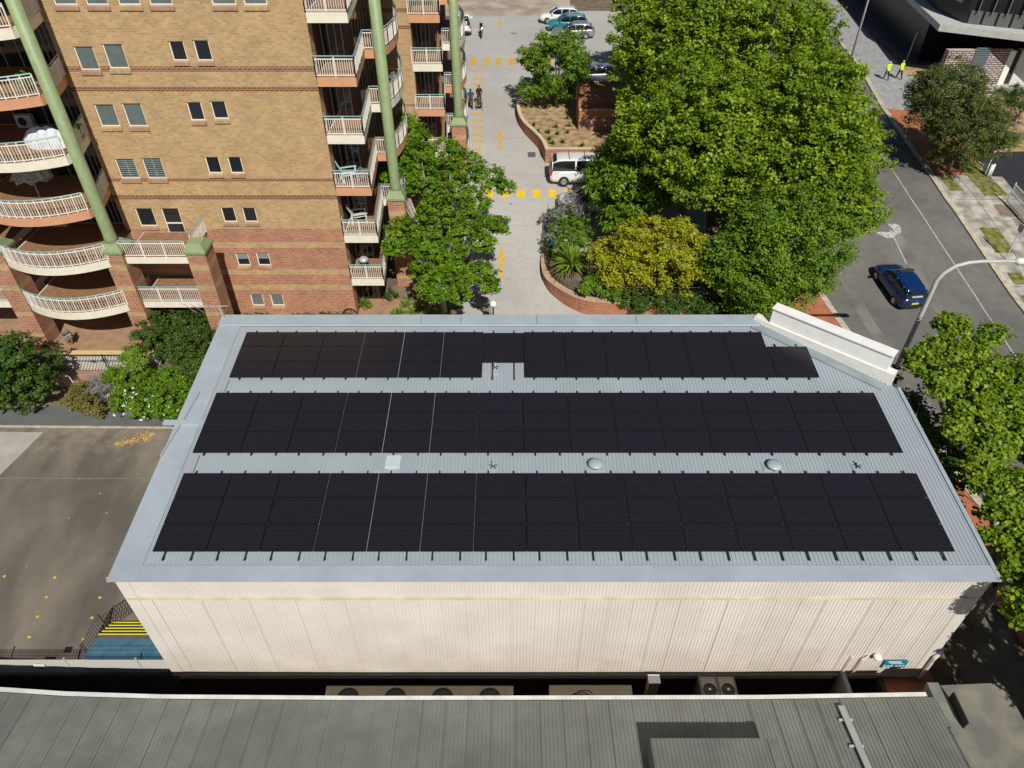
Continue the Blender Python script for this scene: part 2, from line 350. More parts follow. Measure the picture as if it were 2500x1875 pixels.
# yellow paint: crossings, ladder, arrows
sq = .56
for k in range(6):
    x = -1.95+1.155*k; struct(drape('yellow_block', rect(x, x+sq, 47.85, 48.85), .018, mat('fresh_yellow_paint', (.80, .52, .02), .7, .10, 6, detail=8)))
for k in range(9):
    x = -4.2+1.27*k; struct(drape('yellow_block', rect(x, x+.62, 74.6, 77.0), .018, mYellow))
ys = [173, 191, 206, 224, 241, 257, 276, 295, 312, 329, 345, 364]
for k, py in enumerate(ys):
    p = G(1165, py); q0 = G(1150+(py-170)*.01, py); x0 = -3.95+(73-p[1])*.042; drape('yellow_bar', rect(x0, x0+1.15-(73-p[1])*.016, p[1]-.22, p[1]+.22), .018, mYellow)
def arrow(py0, py1, px):
    a = G(px, py0); b = G(px, py1); x = (a[0]+b[0])/2; L = b[1]-a[1]; y = a[1]
    drape('yellow_arrow', [(x-.11, y), (x+.11, y), (x+.11, y+.5*L), (x+.26, y+.5*L), (x, y+L), (x-.26, y+.5*L), (x-.11, y+.5*L)], .018, mYellow)
arrow(680, 598, 1224); arrow(364, 313, 1221); arrow(70, 42, 1220)
dr = tag(M().box(1.25, 1.85, 54.0, 54.9, g(54)-.03, g(54.9)+.02).build('drain_grate', mat('drain', (.12, .12, .12), .7, .2, 20)), 'grey slotted drain grate set in the driveway beside the curved wall', 'drain')
# retaining walls round the alley and the stair pit
rw = thing('retaining_wall', 'low concrete retaining wall under the wire fence at the yard edge', 'wall', (-25, 13.3, -1.9))
M().box(-60, PX1, 12.93, 13.01, -1.9, .05).build('wall', mat('dark_concrete', (.12, .11, .10), .9, .2, 2), rw)
# ================================================================ SHED
RS = .0875
def rz_(x, y): return 6.46+RS*(y-12.75)
shed = thing('shed', 'long cream ribbed metal shed with a pale grey roof carrying the solar arrays', 'shed', (1.3, 18.9, 0))
def rib_sheet(mm, x0, x1, pitch, fn, amp, top=.35, fl=.22, flip=False):
    """fn(x, bump) -> two points (start, end) of the sheet at station x"""
    x = x0; prev = None
    while x < x1-1e-6:
        for fr, h in ((0, 0), (top, 0), (top+.08, amp), (top+.08+fl, amp), (1-1e-4-(1-top-.16-fl), 0)):
            xx = min(x+fr*pitch, x1); cur = fn(xx, h)
            if prev is not None:
                (mm.quadf(prev[0], cur[0], cur[1], prev[1]) if not flip else mm.quadf(prev[0], prev[1], cur[1], cur[0]))
            prev = cur
        x += pitch
def backlim(x): return SY1 if x < 10.55 else SY1-(x-10.55)*(4.25/4.55)
mm = M(); rib_sheet(mm, SX0+.05, SX1-.05, .13, lambda x, h: ((x, SY0-.15, rz_(x, SY0-.15)+h), (x, backlim(x), rz_(x, backlim(x))+h)), .018)
mm.build('roof_sheet', mRoof, shed)
def slab_poly(poly, t0, t1): return M().prism(poly, lambda x, y: rz_(x, y)+t0, lambda x, y: rz_(x, y)+t1)
slab_poly([(SX0-.05, SY0-.22), (SX1+.05, SY0-.22), (SX1+.05, SY0+.33), (SX0-.05, SY0+.33)], -.01, .034).build('eave_flashing', mRoofTrim, shed)
slab_poly([(SX0-.07, SY0-.23), (SX0+.85, SY0-.1), (SX0+.85, SY1+.02), (SX0-.07, SY1+.02)], -.02, .042).build('side_flashing', mRoofTrim, shed)
slab_poly([(SX0-.08, SY1-.42), (10.62, SY1-.42), (10.62, SY1+.18), (SX0-.08, SY1+.18)], .0, .09).build('back_capping', mRoofTrim, shed)
M().tube([(SX0+.1, SY1-.5, rz_(0, SY1-.5)+.08), (10.5, SY1-.5, rz_(0, SY1-.5)+.08)], .055, 8).build('capping_roll', mRoofTrim, shed)
slab_poly([(SX1-.06, SY0-.2), (SX1+.08, SY0-.2), (SX1+.08, 20.9), (SX1-.06, 20.9)], -.03, .05).build('side_flashing', mRoofTrim, shed)
for xx in (-3.9, -2.2, 1.05, 5.3): slab_poly([(xx, SY1-.44), (xx+.03, SY1-.44), (xx+.03, SY1+.1), (xx, SY1+.1)], .09, .105).build('joint_strip', mat('joint_strip', (.2, .22, .23), .5, 0), shed)
slab_poly([(SX0-.5, 18.95), (SX0+1.05, 18.95), (SX0+1.05, 19.15), (SX0-.5, 19.15)], .04, .12).build('cross_flashing', mRoofTrim, shed)
for a, b in (((-12.25, 19.2), (-12.1, 20.6)), ((-12.5, 17.5), (-12.3, 18.9))):
    slab_poly([(a[0], a[1]), (a[0]+.07, a[1]), (b[0]+.07, b[1]), (b[0], b[1])], .043, .10).build('cable_duct', mat('duct_grey', (.33, .36, .39), .5, 0), shed)
for y0, y1 in ((16.78, 17.5), (20.65, 21.3)):
    slab_poly([(-11.32, y0), (-11.1, y0), (-11.1, y1), (-11.32, y1)], .043, .09).build('cable_duct', MATS['duct_grey'], shed)
# walls
mm = M(); rib_sheet(mm, SX0+.35, SX1-.25, .118, lambda x, h: ((x, SY0-h, .30), (x, SY0-h, rz_(x, SY0)-.03)), .016, .4, .3, flip=False)
mm.build('front_cladding', mShed, shed)
M().box(SX0+.1, SX1-.1, SY0+.02, SY0+.25, -.1, 6.4).build('front_wall', mShed, shed)
M().box(SX0+.05, SX1-.05, SY0-.045, SY0-.018, 5.16, 5.31).build('wall_band', mShedBand, shed)
for x0, x1 in ((SX0, SX0+.4), (SX1-.42, SX1-.02)): M().box(x0, x1, SY0-.03, SY0+.02, .30, 6.42).build('corner_trim', mShed, shed)
for i in range(34):
    x = -11.6+.775*i+.03*math.sin(7*i); M().box(x, x+(.010 if i % 2 else .013), SY0-.022, SY0-.0155, .32, 5.1).build('sheet_lap', mat('sheet_lap', (.56, .51, .45), .7, 0), shed)
M().box(SX0, SX1, SY0-.05, SY0+.02, .22, .31).build('base_flashing', mShed, shed)
mm = M(); mm.prism([(SX0, SY0+.1), (SX0+.2, SY0+.1), (SX0+.2, SY1-.1), (SX0, SY1-.1)], -.1, lambda x, y: rz_(x, y)-.03)
mm.prism([(SX1-.25, SY0+.1), (SX1-.05, SY0+.1), (SX1-.05, 20.8), (SX1-.25, 20.8)], -.1, lambda x, y: rz_(x, y)-.03)
mm.prism([(SX0+.2, SY1-.25), (10.5, SY1-.25), (10.5, SY1-.1), (SX0+.2, SY1-.1)], -.1, lambda x, y: rz_(x, y)-.03)
mm.prism([(10.5, SY1-.3), (14.97, 20.6), (14.97, 20.8), (10.5, SY1-.1)], -.1, lambda x, y: rz_(x, y)-.03); mm.build('wall', mShed, shed)
M().box(SX0+.15, 13.5, SY0+.06, SY0+.3, -1.9, .22).build('brick_base', brick('base_brick', (.11, .045, .03), (.08, .035, .025), (.07, .04, .03)), shed)
# parapet sign wall on the cut corner
A = Vector((10.5, 24.65)); B = Vector((14.55, 21.1)); d = (B-A).normalized(); n_ = Vector((-d.y, d.x)); n_ = n_ if n_.y > 0 else -n_
def par(s0, s1, o0, o1, z0, z1):
    P = [A+d*s0+n_*o0, A+d*s1+n_*o0, A+d*s1+n_*o1, A+d*s0+n_*o1]; return M().prism([tuple(p) for p in P], z0, z1)
L = (B-A).length
par(-.3, L+.2, .10, .50, 0, 7.70).build('parapet_base', mWhite, shed)
ph = par(.38, L-.12, .16, .56, 7.70, 8.42).build('parapet', mat('bright_white', (.88, .87, .84), .5, .04, 2), shed)
par(.34, L-.08, .10, .62, 8.42, 8.47).build('parapet_cap', MATS['bright_white'], shed)
par(-.1, L+.05, -.42, -.02, lambda x, y: rz_(x, y)+.02, lambda x, y: rz_(x, y)+.07).build('box_gutter', mat('gutter_grey', (.26, .31, .33), .5, .15, 1), shed)  # box gutter in a plain grey, darker than the roof trim
# sign, pipes and the roof vents
sg = M().quadf(*[V(*p, SY0-.07) for p in ((2160, 1630), (2202, 1630), (2214, 1607.5), (2156+6, 1607.5))])
sx0, sx1, sz0, sz1 = V(2148, 1626, SY0)[0], V(2203, 1626, SY0)[0], V(2148, 1626, SY0)[2], V(2160, 1608, SY0)[2]
sgn = thing('wall_sign', 'small teal sign with white lettering low on the shed wall', 'sign', (13.8, SY0-.08, sz0))
M().box(sx0, sx1, SY0-.09, SY0-.06, sz0, sz1).build('board', mat('sign_teal', (.015, .19, .27), .5, .1), sgn)
mSW = mat('sign_white', (.8, .82, .8), .6, 0)
mm = M(); random.seed(11)
for zz, h, a, b in ((.86, .045, .14, .70), (.74, .03, .2, .75), (.62, .025, .3, .85)): mm.box(sx0+a*(sx1-sx0), sx0+b*(sx1-sx0), SY0-.094, SY0-.091, sz0+zz*(sz1-sz0), sz0+zz*(sz1-sz0)+h)
mm.box(sx0+.02, sx1-.02, SY0-.094, SY0-.091, sz0+.02, sz0+.06)
mm.build('text_lines', mSW, sgn)
def text(name, s, size, loc, rot, m, parent, ext=.004, align='CENTER'):
    cu = bpy.data.curves.new(name, 'FONT'); cu.body = s; cu.size = size; cu.extrude = ext; cu.align_x = align
    o = bpy.data.objects.new(name, cu); dg = None
    COL.objects.link(o); bpy.context.view_layer.update()
    me = bpy.data.meshes.new_from_object(o.evaluated_get(bpy.context.evaluated_depsgraph_get())); COL.objects.unlink(o); bpy.data.objects.remove(o)
    me.materials.append(m); q = bpy.data.objects.new(name, me); COL.objects.link(q); q.rotation_euler = rot
    q.location = Vector(loc)-(Vector(parent['_o']) if parent.get('_o') else Vector((0, 0, 0))); q.parent = parent; return q
text('lettering', 'KAR ART', .19, ((sx0+sx1)/2, SY0-.092, sz0+.1), (math.pi/2, 0, 0), mSW, sgn)
M().tube([(12.35, SY0-.1, .25), (12.42, SY0-.1, 1.5), (12.6, SY0-.05, 1.7)], .035).build('pipe', mShed, shed)
M().tube([(12.0, SY0-.08, .25), (12.02, SY0-.08, 1.65)], .03).build('pipe', mShed, shed)
lt = M(); lt.lathe((12.85, SY0-.14, 1.75), [(.05, .10), (.12, .08), (.15, 0), (.12, -.08), (.05, -.10)], 12); lt.build('wall_light', mWhite, shed, True)
M().tube([(14.92, SY0-.1, .2), (14.9, SY0-.12, 1.7), (15.08, SY0-.05, 1.95), (15.15, SY0+.2, 2.0)], .07, 8).build('downpipe', mShed, shed)
def onroof(px, py): return U(px, py, 6.46, RS, 12.75)
def vent(px, py, r, lab):
    p = onroof(px, py); t = thing('roof_vent', lab, 'vent', p)
    M().box(p[0]-.36, p[0]+.36, 16.86, 17.5, p[2]-.05, p[2]+.035).build('base_plate', mRoofTrim, t)
    mm = M(); mm.lathe((p[0], p[1], p[2]), [(r*.98, .15), (r*1.05, .16), (r*1.05, .18), (r*.9, .225), (r*.5, .255), (.02, .262)], 24); mm.build('dome', mRoofTrim, t, True)
    M().lathe((p[0], p[1], p[2]), [(r*.7, .03), (r*.7, .155)], 24).build('throat', mBlack, t)
vent(1453, 1140, .25, 'round domed roof vent between the front and middle arrays, by the central columns')
vent(1888, 1143, .25, 'round domed roof vent between the arrays, toward the street end')
p = onroof(960, 1132); t = thing('roof_hatch', 'square pale skylight hatch on the strip between the front and middle arrays', 'hatch', p)
M().box(p[0]-.62, p[0]+.28, 16.84, 17.52, p[2]-.05, p[2]+.03).build('base_plate', mRoofTrim, t)
mm = M(); mm.prism([(p[0]-.25, 16.95), (p[0]+.27, 16.95), (p[0]+.27, 17.5), (p[0]-.25, 17.5)], p[2]+.0, p[2]+.12); mm.build('lid', mat('hatch_lid', (.55, .62, .62), .35, .05), t)
FL = [(1204, 1140, 'between the front and middle arrays, near the middle'), (1209, 899, 'in the notch of the back array'), (2092, 1140, 'between the front and middle arrays, at the street end')]
for px, py, wh in FL:
    p = onroof(px, py); t = thing('pipe_flashing', 'small dark spiky pipe stub '+wh, 'roof pipe', p)
    M().box(p[0]-.18, p[0]+.10, p[1]-.36, p[1]+.36, p[2]-.03, p[2]+.03).build('base_plate', mRoofTrim, t)
    M().tube([p, (p[0], p[1]+.02, p[2]+.25)], .035).build('pipe', mGalv, t)
    mm = M()
    for a in range(5):
        an = a*1.257+.3; mm.tube([(p[0], p[1], p[2]+.10), (p[0]+.14*math.cos(an), p[1]+.14*math.sin(an), p[2]+.05)], .022, 4)
    mm.build('collar', mBlack, t)
# antenna at the back left corner of the roof
an = thing('tv_antenna', 'old thin metal aerial leaning off the back left corner of the shed roof', 'antenna', (-12.4, 25.0, 7.5))
mm = M(); mm.tube([(-12.3, 24.9, 7.55), (-12.42, 25.0, 8.2)], .02); mm.tube([(-13.7, 25.1, 8.1), (-12.0, 24.9, 8.3)], .018)
for k in range(5): mm.tube([(-13.6+.3*k, 25.3+.0*k, 7.65+.03*k), (-13.75+.3*k, 24.75, 8.5)], .012)
mm.build('rods', mGalv, an)
# ================================================================ SOLAR PANELS
def panel_mats():
    m = bpy.data.materials.new('solar_cells'); m.use_nodes = True; n = m.node_tree.nodes; l = m.node_tree.links; b = n['Principled BSDF']
    b.inputs['Roughness'].default_value = .22; b.inputs['Specular IOR Level'].default_value = .38
    tc = n.new('ShaderNodeTexCoord'); br = n.new('ShaderNodeTexBrick'); l.new(tc.outputs['Object'], br.inputs['Vector'])
    br.offset = 0; br.inputs['Scale'].default_value = 1; br.inputs['Brick Width'].default_value = .0835; br.inputs['Row Height'].default_value = .164; br.inputs['Mortar Size'].default_value = .004
    oi = n.new('ShaderNodeObjectInfo'); r = n.new('ShaderNodeValToRGB'); e = r.color_ramp.elements
    e[0].color = (.0135, .0122, .0155, 1); e[1].color = (.0150, .0132, .0195, 1); x = e.new(.5); x.color = (.0132, .0130, .0165, 1)
    l.new(oi.outputs['Random'], r.inputs[0]); l.new(r.outputs[0], br.inputs['Color1']); l.new(r.outputs[0], br.inputs['Color2'])
    br.inputs['Mortar'].default_value = (.030, .029, .032, 1); l.new(br.outputs[0], b.inputs['Base Color'])
    return m
mCell = panel_mats(); PW, PD = 1.668, 1.012
def make_panel():
    t = thing('solar_panel', 'x', 'solar panel', (0, 0, 0), group='solar panels on the shed roof', local=True)
    mm = M(); e = .012
    for b in ((-PW/2, PW/2, -PD/2, -PD/2+e), (-PW/2, PW/2, PD/2-e, PD/2), (-PW/2, -PW/2+e, -PD/2+e, PD/2-e), (PW/2-e, PW/2, -PD/2+e, PD/2-e)): mm.box(*b, -.035, 0)
    mm.build('frame', mBlackP, t); M().box(-PW/2+e, PW/2-e, -PD/2+e, PD/2-e, -.02, -.003).build('glass', mCell, t); return t
PD = 1.004; proto = make_panel(); first = True
tilt = math.atan(RS)
arr = [('front', 15, -11.38, 1.693, [13.60, 14.63, 15.66], 1.03), ('middle', 15, -11.37, 1.686, [17.58, 18.565, 19.55], .985), ('back', 14, -11.12, 1.658, [21.36, 22.25, 23.14], .89)]
rails = []
for an_, nc, x0, dx, ys, dy in arr:
    for c in range(nc):
        rows = [0, 1, 2]
        if an_ == 'back' and c == 6: rows = [1, 2]
        if an_ == 'back' and c == 13: rows = [0, 1]
        for r_ in rows:
            x = x0+dx*(c+.5); y = ys[r_]+dy/2
            if an_ == 'back' and c == 6: y = 22.2+(r_-1)*.89+dy/2
            z = rz_(x, y)+.135
            lab = 'black solar panel in the %s array, %s column from the left, %s of the column' % (an_, ORD[c+1], ('nearest', 'middle', 'farthest')[r_] if len(rows) == 3 else ('nearer', 'farther')[r_-rows[0]])
            sc = (dx/1.693, dy/1.03, 1)
            if first: o = proto; first = False
            else: o = dup(proto, (0, 0, 0))
            o.location = (x, y, z); o.scale = sc; o.rotation_euler = (tilt, 0, 0); o['label'] = lab
        for q in (.24, .76):
            xr = x0+dx*(c+q)
            ya, yb = ys[0]-.02, ys[2]+dy+.13
            if an_ == 'front': ya -= .21
            if an_ == 'back' and c == 13: yb = ys[1]+dy+.2
            rails.append((an_, xr, ya-.06, yb))
M_r = {}
for an_ in ('front', 'middle', 'back'):
    k = 0
    for a, xr, ya, yb in [r for r in rails if r[0] == an_]:
        k += 1; key = round(yb-ya, 3)
        if key not in M_r:
            mm = M(); Lr = (yb-ya)/2; mm.box(-.022, .022, -Lr, Lr, -.025, .02)
            for yy in (-Lr+.1, 0, Lr-.1): mm.box(-.03, .03, yy-.03, yy+.03, -.095, -.02)
            o = mm.build('mounting_rail', mBlack); M_r[key] = o
        else: o = M_r[key].copy(); COL.objects.link(o)
        o.location = (xr, (ya+yb)/2, rz_(xr, (ya+yb)/2)+.083); o.rotation_euler = (tilt, 0, 0)
        tag(o, 'black mounting rail under the %s solar array, %s from the left' % (an_, ORD[k]), 'mounting rail', 'black mounting rails under the solar panels')
# ================================================================ NEAR BUILDING (bottom of the picture)
near = thing('low_building', 'low building with a grey ribbed metal roof in front of the shed', 'building', (0, 5, -1.9))
NS = .12
def nz(x, y): return 2.2+NS*(11.02-y)
gl = [(-60, 12.6), (-30, 11.85), (-20, 11.45), (-16.9, 11.28), (-14.8, 11.14), (-11.6, 11.04), (-5, 10.99), (0, 11.0), (8.2, 11.02), (13.72, 11.12)]
def gy(x):
    for (a, b), (c, d_) in zip(gl, gl[1:]):
        if x <= c: return b+(d_-b)*(x-a)/(c-a)
    return gl[-1][1]
mm = M(); rib_sheet(mm, -60, 13.95, .125, lambda x, h: ((x, -3.0, nz(x, -3.0)+h), (x, gy(x)-.04, nz(x, gy(x)-.04)+h)), .02, .3, .25)
mm.build('roof_sheet', mNear, near)
for i in range(40):
    x = -16.6+.76*i+.02*math.sin(5*i); M().prism([(x, -3.0), (x+.014, -3.0), (x+.014, gy(x)-.06), (x, gy(x)-.06)], lambda a, b: nz(a, b)+.0, lambda a, b: nz(a, b)+.0265).build('sheet_lap', mat('roof_lap', (.125, .128, .115), .6, 0), near)
for (a, b), (c, d_) in zip(gl, gl[1:]):
    M().prism([(a, b), (c, d_), (c, d_+.13), (a, b+.13)], 2.05, 2.2).build('gutter', mat('gutter_white', (.66, .66, .63), .5, .1, 2), near)
    M().prism([(a, b-.35), (c, d_-.35), (c, d_-.02), (a, b-.02)], -1.9, 2.1).build('wall', mDark2, near)
# raised roof box
bz = lambda x, y: nz(x, y)+.80
c0 = U(1588, 1806, 2.2+.80, -NS, 11.02); c1 = U(1880, 1799, 2.2+.80, -NS, 11.02)
bx0, bx1, by = c0[0], c1[0], (c0[1]+c1[1])/2
mm = M(); rib_sheet(mm, bx0, bx1-.12, .125, lambda x, h: ((x, -3, bz(x, -3)+h), (x, by, bz(x, by)+h)), .02, .3, .25); mm.build('upper_roof', mNear, near)
M().prism([(bx1-.12, -3), (bx1+.16, -3), (bx1+.16, by), (bx1-.12, by)], lambda x, y: bz(x, y)-.06, lambda x, y: bz(x, y)+.035).build('upper_flashing', mNearFlat, near)
M().prism([(bx0, -3), (bx1, -3), (bx1, by-.02), (bx0, by-.02)], lambda x, y: nz(x, y)-.05, lambda x, y: bz(x, y)-.01).build('upper_wall', mNearFlat, near)
# duct on the roof
p0 = U(2052, 1724, 2.3, -NS, 11.02); p1 = U(2122, 1875, 2.3, -NS, 11.02)
mm = M(); mm.prism([(p0[0]-.1, p0[1]), (p0[0]+.1, p0[1]), (p1[0]+.1, p1[1]-1.5), (p1[0]-.1, p1[1]-1.5)], lambda x, y: nz(x, y)+.09, lambda x, y: nz(x, y)+.16)
dct = thing('cable_duct', 'long straight grey cable duct running down the near ribbed roof', 'cable duct', (p0[0], p0[1], nz(*p0[:2]))); mm.build('duct', mat('duct_pale', (.36, .37, .36), .45, .05), dct)
for k in range(4):
    yy = p0[1]-.45-k*.85; M().box(p0[0]-.22, p0[0]+.22, yy-.03, yy+.03, nz(0, yy)+.03, nz(0, yy)+.09).build('bracket', mGalv, dct)
# parapet and slab at the right end
rr = lambda u, v: (1860+u*.2893, 1395+v*.2893)
q = [U(*rr(*p_), 2.0)[:2] for p_ in ((1440, 965), (2010, 940), (2065, 985), (2330, 1659))]
xx = 13.95
M().prism([q[0], q[1], q[2], (q[3][0]+.35, q[3][1]-2.5), (xx, -3), (xx, q[0][1])], -1.9, 2.0).build('end_block', mSlab, near)
M().box(xx-.05, xx+.32, 9.8, q[0][1]-.0, 1.9, 2.22).build('parapet', mNearFlat, near)
M().box(xx+.55, xx+.60, 10.15, 11.15, 1.96, 2.4).build('upstand', mBlack, near)
M().prism([(xx-.1, -3), (xx+.05, -3), (xx+.05, 10), (xx-.1, 10)], lambda x, y: nz(x, y)-.1, lambda x, y: nz(x, y)+.05).build('edge_flashing', mNearFlat, near)
# things standing in the alley
def acunit(x0, x1, y0, y1, z1, lab, fans, m, cowl=False):
    t = thing('air_conditioner', lab, 'air conditioner', ((x0+x1)/2, (y0+y1)/2, -1.9)); M().box(x0, x1, y0, y1, -1.9, z1).build('casing', m, t)
    for k in range(fans):
        cx = x0+(x1-x0)*(k+.5)/fans; r = min((y1-y0)*.42, (x1-x0)/fans*.36); hw = (x1-x0)/fans*.40
        fm = M(); fm.box(cx-hw, cx+hw, y0+.03, y1-.06, z1, z1+.012); fm.build('fan_panel', mat('fan_panel', (.40, .33, .24), .6, .05), t)
        M().lathe((cx, (y0+y1)/2, z1+.012), [(r, 0), (r, .03), (r*.9, .03), (r*.86, .005)], 24).build('fan_ring', mBlack, t)
        if cowl: M().lathe((cx, (y0+y1)/2, z1+.015), [(.05, 0), (.05, .05)], 10).build('hub', mWhite, t)
mAC = mat('ac_beige', (.42, .36, .27), .6, .06, 2)
acunit(-6.75, .05, 11.55, 12.5, .10, 'long beige plant unit with four round fans in the alley behind the gutter', 4, mAC)
acunit(1.35, 4.35, 11.6, 12.52, .12, 'plain beige plant box in the alley with a teal cable coil on it', 0, mAC)
acunit(6.78, 8.1, 11.7, 12.78, .32, 'dark twin fan unit in the alley beside the narrow beige column', 2, mat('ac_dark', (.14, .13, .125), .5, .1), True)
acunit(.24, .9, 11.7, 12.15, 0.0, 'small low beige box in the alley between two longer plant units', 0, mAC)
p = (2.35, 11.75, .12); t = thing('cable_coil', 'loose teal hose coiled on the plain beige plant box', 'hose', p)
mm = M()
for k in range(3): mm.tube([(p[0]+.12*k+.3*math.cos(a), p[1]+.25+.15*math.sin(a)+.05*k, p[2]+.04+.05*k+.03*math.sin(a)) for a in [i*math.pi/8 for i in range(9)]], .018, 5)
mm.build('loops', mBlack, t); M().box(p[0]-.35, p[0]+.0, p[1]-.05, p[1]+.3, p[2], p[2]+.1).build('reel', mat('teal_plastic', (.02, .18, .24), .5, 0), t)
t = thing('flue_column', 'narrow beige box column with a bright white cap rising from the alley', 'flue', (5.15, 12.6, -1.9))
M().box(4.9, 5.28, 12.30, 12.58, -1.9, .70).build('shaft', mAC, t); M().box(4.88, 5.30, 12.28, 12.60, .70, .74).build('cap', MATS['bright_white'], t)
t = thing('partition_wall', 'short grey wall crossing the alley at the street end of the shed', 'wall', (12.0, 12, -1.9))
M().box(11.95, 12.1, 11.15, 12.85, -1.9, .55).build('wall', mat('grey_render', (.25, .25, .24), .8, .1), t)
t = thing('boundary_wall', 'low brick wall beside the red footpath at the shed corner', 'wall', (13.6, 12, -1.9)); M().box(13.45, 13.62, 11.3, 12.85, -1.9, .06).build('wall', mDark2, t)
strip('red_side_path', [(14.9, 8.5), (14.9, 26)], -1.25, .6, .016, mRedPath)
# ================================================================ APARTMENT BUILDING
YF = 35.4
apt = thing('apartment_building', 'tall tan and red brick apartment building with curved balconies and green columns', 'building', (-15, 38, 0))
wins = []
def wpx(a, b, kind='window'):
    p, q = V(*a, YF), V(*b, YF); dx = 0
    wd = abs(V(b[0], a[1], YF)[0]-p[0]) if False else None
    x0 = p[0]; x1 = q[0]
    return x0, x1, q[2], p[2], kind
def addw(a, b, kind='clear', wdt=None):
    p, q = V(*a, YF), V(*b, YF); wins.append((p[0], q[0], q[2], p[2], kind))
for a, b, k in (((176.5, 113), (246, 172), 'blind'), ((247, 107), (317, 168), 'blind'), ((409, 100), (460, 149), 'dark'), ((469, 98), (521, 149), 'dark'),
                ((227, 254.6), (295, 309.5), 'blind'), ((295, 252), (362, 309.5), 'blind'), ((453, 249), (502, 295), 'dark'), ((511, 247), (560, 291), 'dark'),
                ((278, 388), (343, 437), 'shutter'), ((344, 386), (408, 437), 'shutter'), ((498, 383), (544, 424), 'dark'), ((553, 383), (597, 424), 'dark'),
                ((327, 508.5), (386, 553), 'dark'), ((390.6, 508.5), (461, 588), 'door'), ((537, 507), (580, 543), 'dark'), ((589, 507), (631, 543), 'dark'),
                ((573, 618), (613, 649), 'half'), ((623, 617), (663, 649), 'half'), ((609, 718), (647.5, 747), 'blind'), ((657.6, 718), (696, 747), 'blind')): addw(a, b, k)
for x0, x1 in ((-20.6, -19.55), (-19.15, -18.15), (-17.7, -16.7), (-16.3, -15.25), (-13.5, -12.4), (-12.06, -11.0)): wins.append((x0, x1, 17.42, 18.55, 'blind'))
wins = [tuple(w_) for w_ in wins]
FX0, FX1, FZ0, FZ1 = -21.35, -9.38, -.2, 22.0
xs = sorted(set([FX0, FX1]+[a for w_ in wins for a in w_[:2]])); zs = sorted(set([FZ0, FZ1]+[a for w_ in wins for a in w_[2:4]]))
mm = M()
for z0, z1 in zip(zs, zs[1:]):
    zc = (z0+z1)/2; act = sorted([w_ for w_ in wins if w_[2] < zc < w_[3]]); x = FX0
    for w_ in act+[(FX1, FX1, 0, 0, '')]:
        if w_[0]-x > 1e-4: mm.quadf((x, YF, z0), (w_[0], YF, z0), (w_[0], YF, z1), (x, YF, z1))
        x = w_[1]
for x0, x1, z0, z1, k in wins:
    D = YF+.13
    mm.quadf((x0, YF, z0), (x0, D, z0), (x0, D, z1), (x0, YF, z1)); mm.quadf((x1, YF, z1), (x1, D, z1), (x1, D, z0), (x1, YF, z0))
    mm.quadf((x0, YF, z1), (x0, D, z1), (x1, D, z1), (x1, YF, z1)); mm.quadf((x0, YF, z0), (x1, YF, z0), (x1, D, z0), (x0, D, z0))
mm.build('front_wall', mBrick, apt)
mSill = brick('sill_brick', (.42, .26, .17), (.34, .18, .13), (.4, .3, .22), w=.09, h=.3)
mSill2 = brick('sill_brick_tan', tan1, tan2, (.45, .35, .22), w=.09, h=.3)
for i, (x0, x1, z0, z1, k) in enumerate(wins):
    f = .055; y0, y1 = YF+.06, YF+.12
    mm = M(); mm.box(x0, x1, y0, y1, z0, z0+f); mm.box(x0, x1, y0, y1, z1-f, z1); mm.box(x0, x0+f, y0, y1, z0+f, z1-f); mm.box(x1-f, x1, y0, y1, z0+f, z1-f)
    if k == 'door':
        zc = z0+(z1-z0)*.52; mm.box(x0+f, x1-f, y0, y1, zc, zc+.07); mm.box(x0+f, x1-f, y0, y1, z0+f, z0+.14)
        fr = mm.build('balcony_door', mCream, apt)
    else: fr = mm.build('window', mCream, apt)
    M().box(x0+f, x1-f, y0+.035, y0+.045, z0+f, z1-f).build('pane', {'blind': mGlassG, 'half': mGlass, 'shutter': mGlass}.get(k, mGlass), fr)
    if k == 'half': M().box(x0+f, x1-f, y0+.028, y0+.034, (z0+z1)/2, z1-f).build('blind', mBlind, fr)
    if k == 'shutter':
        mm = M()
        for q in range(9): zz = z0+f+.03+q*(z1-z0-.14)/9; mm.box(x0+f+.02, x1-f-.02, y0+.022, y0+.034, zz, zz+.05)
        mm.box((x0+x1)/2-.03, (x0+x1)/2+.03, y0+.018, y0+.034, z0+f, z1-f); mm.build('shutter', mBlind, fr)
    if k != 'door':
        sm = mSill if i % 3 != 1 else mSill2
        M().add([(x0-.03, YF+.05, z0+.01), (x1+.03, YF+.05, z0+.01), (x1+.03, YF-.07, z0-.045), (x0-.03, YF-.07, z0-.045),
                 (x0-.03, YF+.05, z0-.2), (x1+.03, YF+.05, z0-.2), (x1+.03, YF-.07, z0-.2), (x0-.03, YF-.07, z0-.2)],
                [(0, 3, 2, 1), (3, 7, 6, 2), (0, 4, 7, 3), (1, 2, 6, 5), (4, 5, 6, 7)]).build('sill', sm, fr)
# projecting dark courses
mCourse = brick('dark_course', (.20, .075, .045), (.26, .10, .06), (.45, .34, .22))
for zc in (14.62, 13.70, 9.07, 8.05):
    x = FX0
    for w_ in sorted([w_ for w_ in wins if w_[2]-.25 < zc+.1 and w_[3] > zc-.1])+[(FX1, FX1, 0, 0, '')]:
        if w_[0]-.03-x > .05: M().box(x, w_[0]-.03 if w_[0] < FX1 else FX1, YF-.022, YF+.002, zc-.02, zc+.12).build('brick_course', mCourse, apt)
        x = w_[1]+.03
    M().box(FX1-.002, FX1+.02, YF+.0, YF+.5, zc-.02, zc+.12).build('brick_course', mCourse, apt)
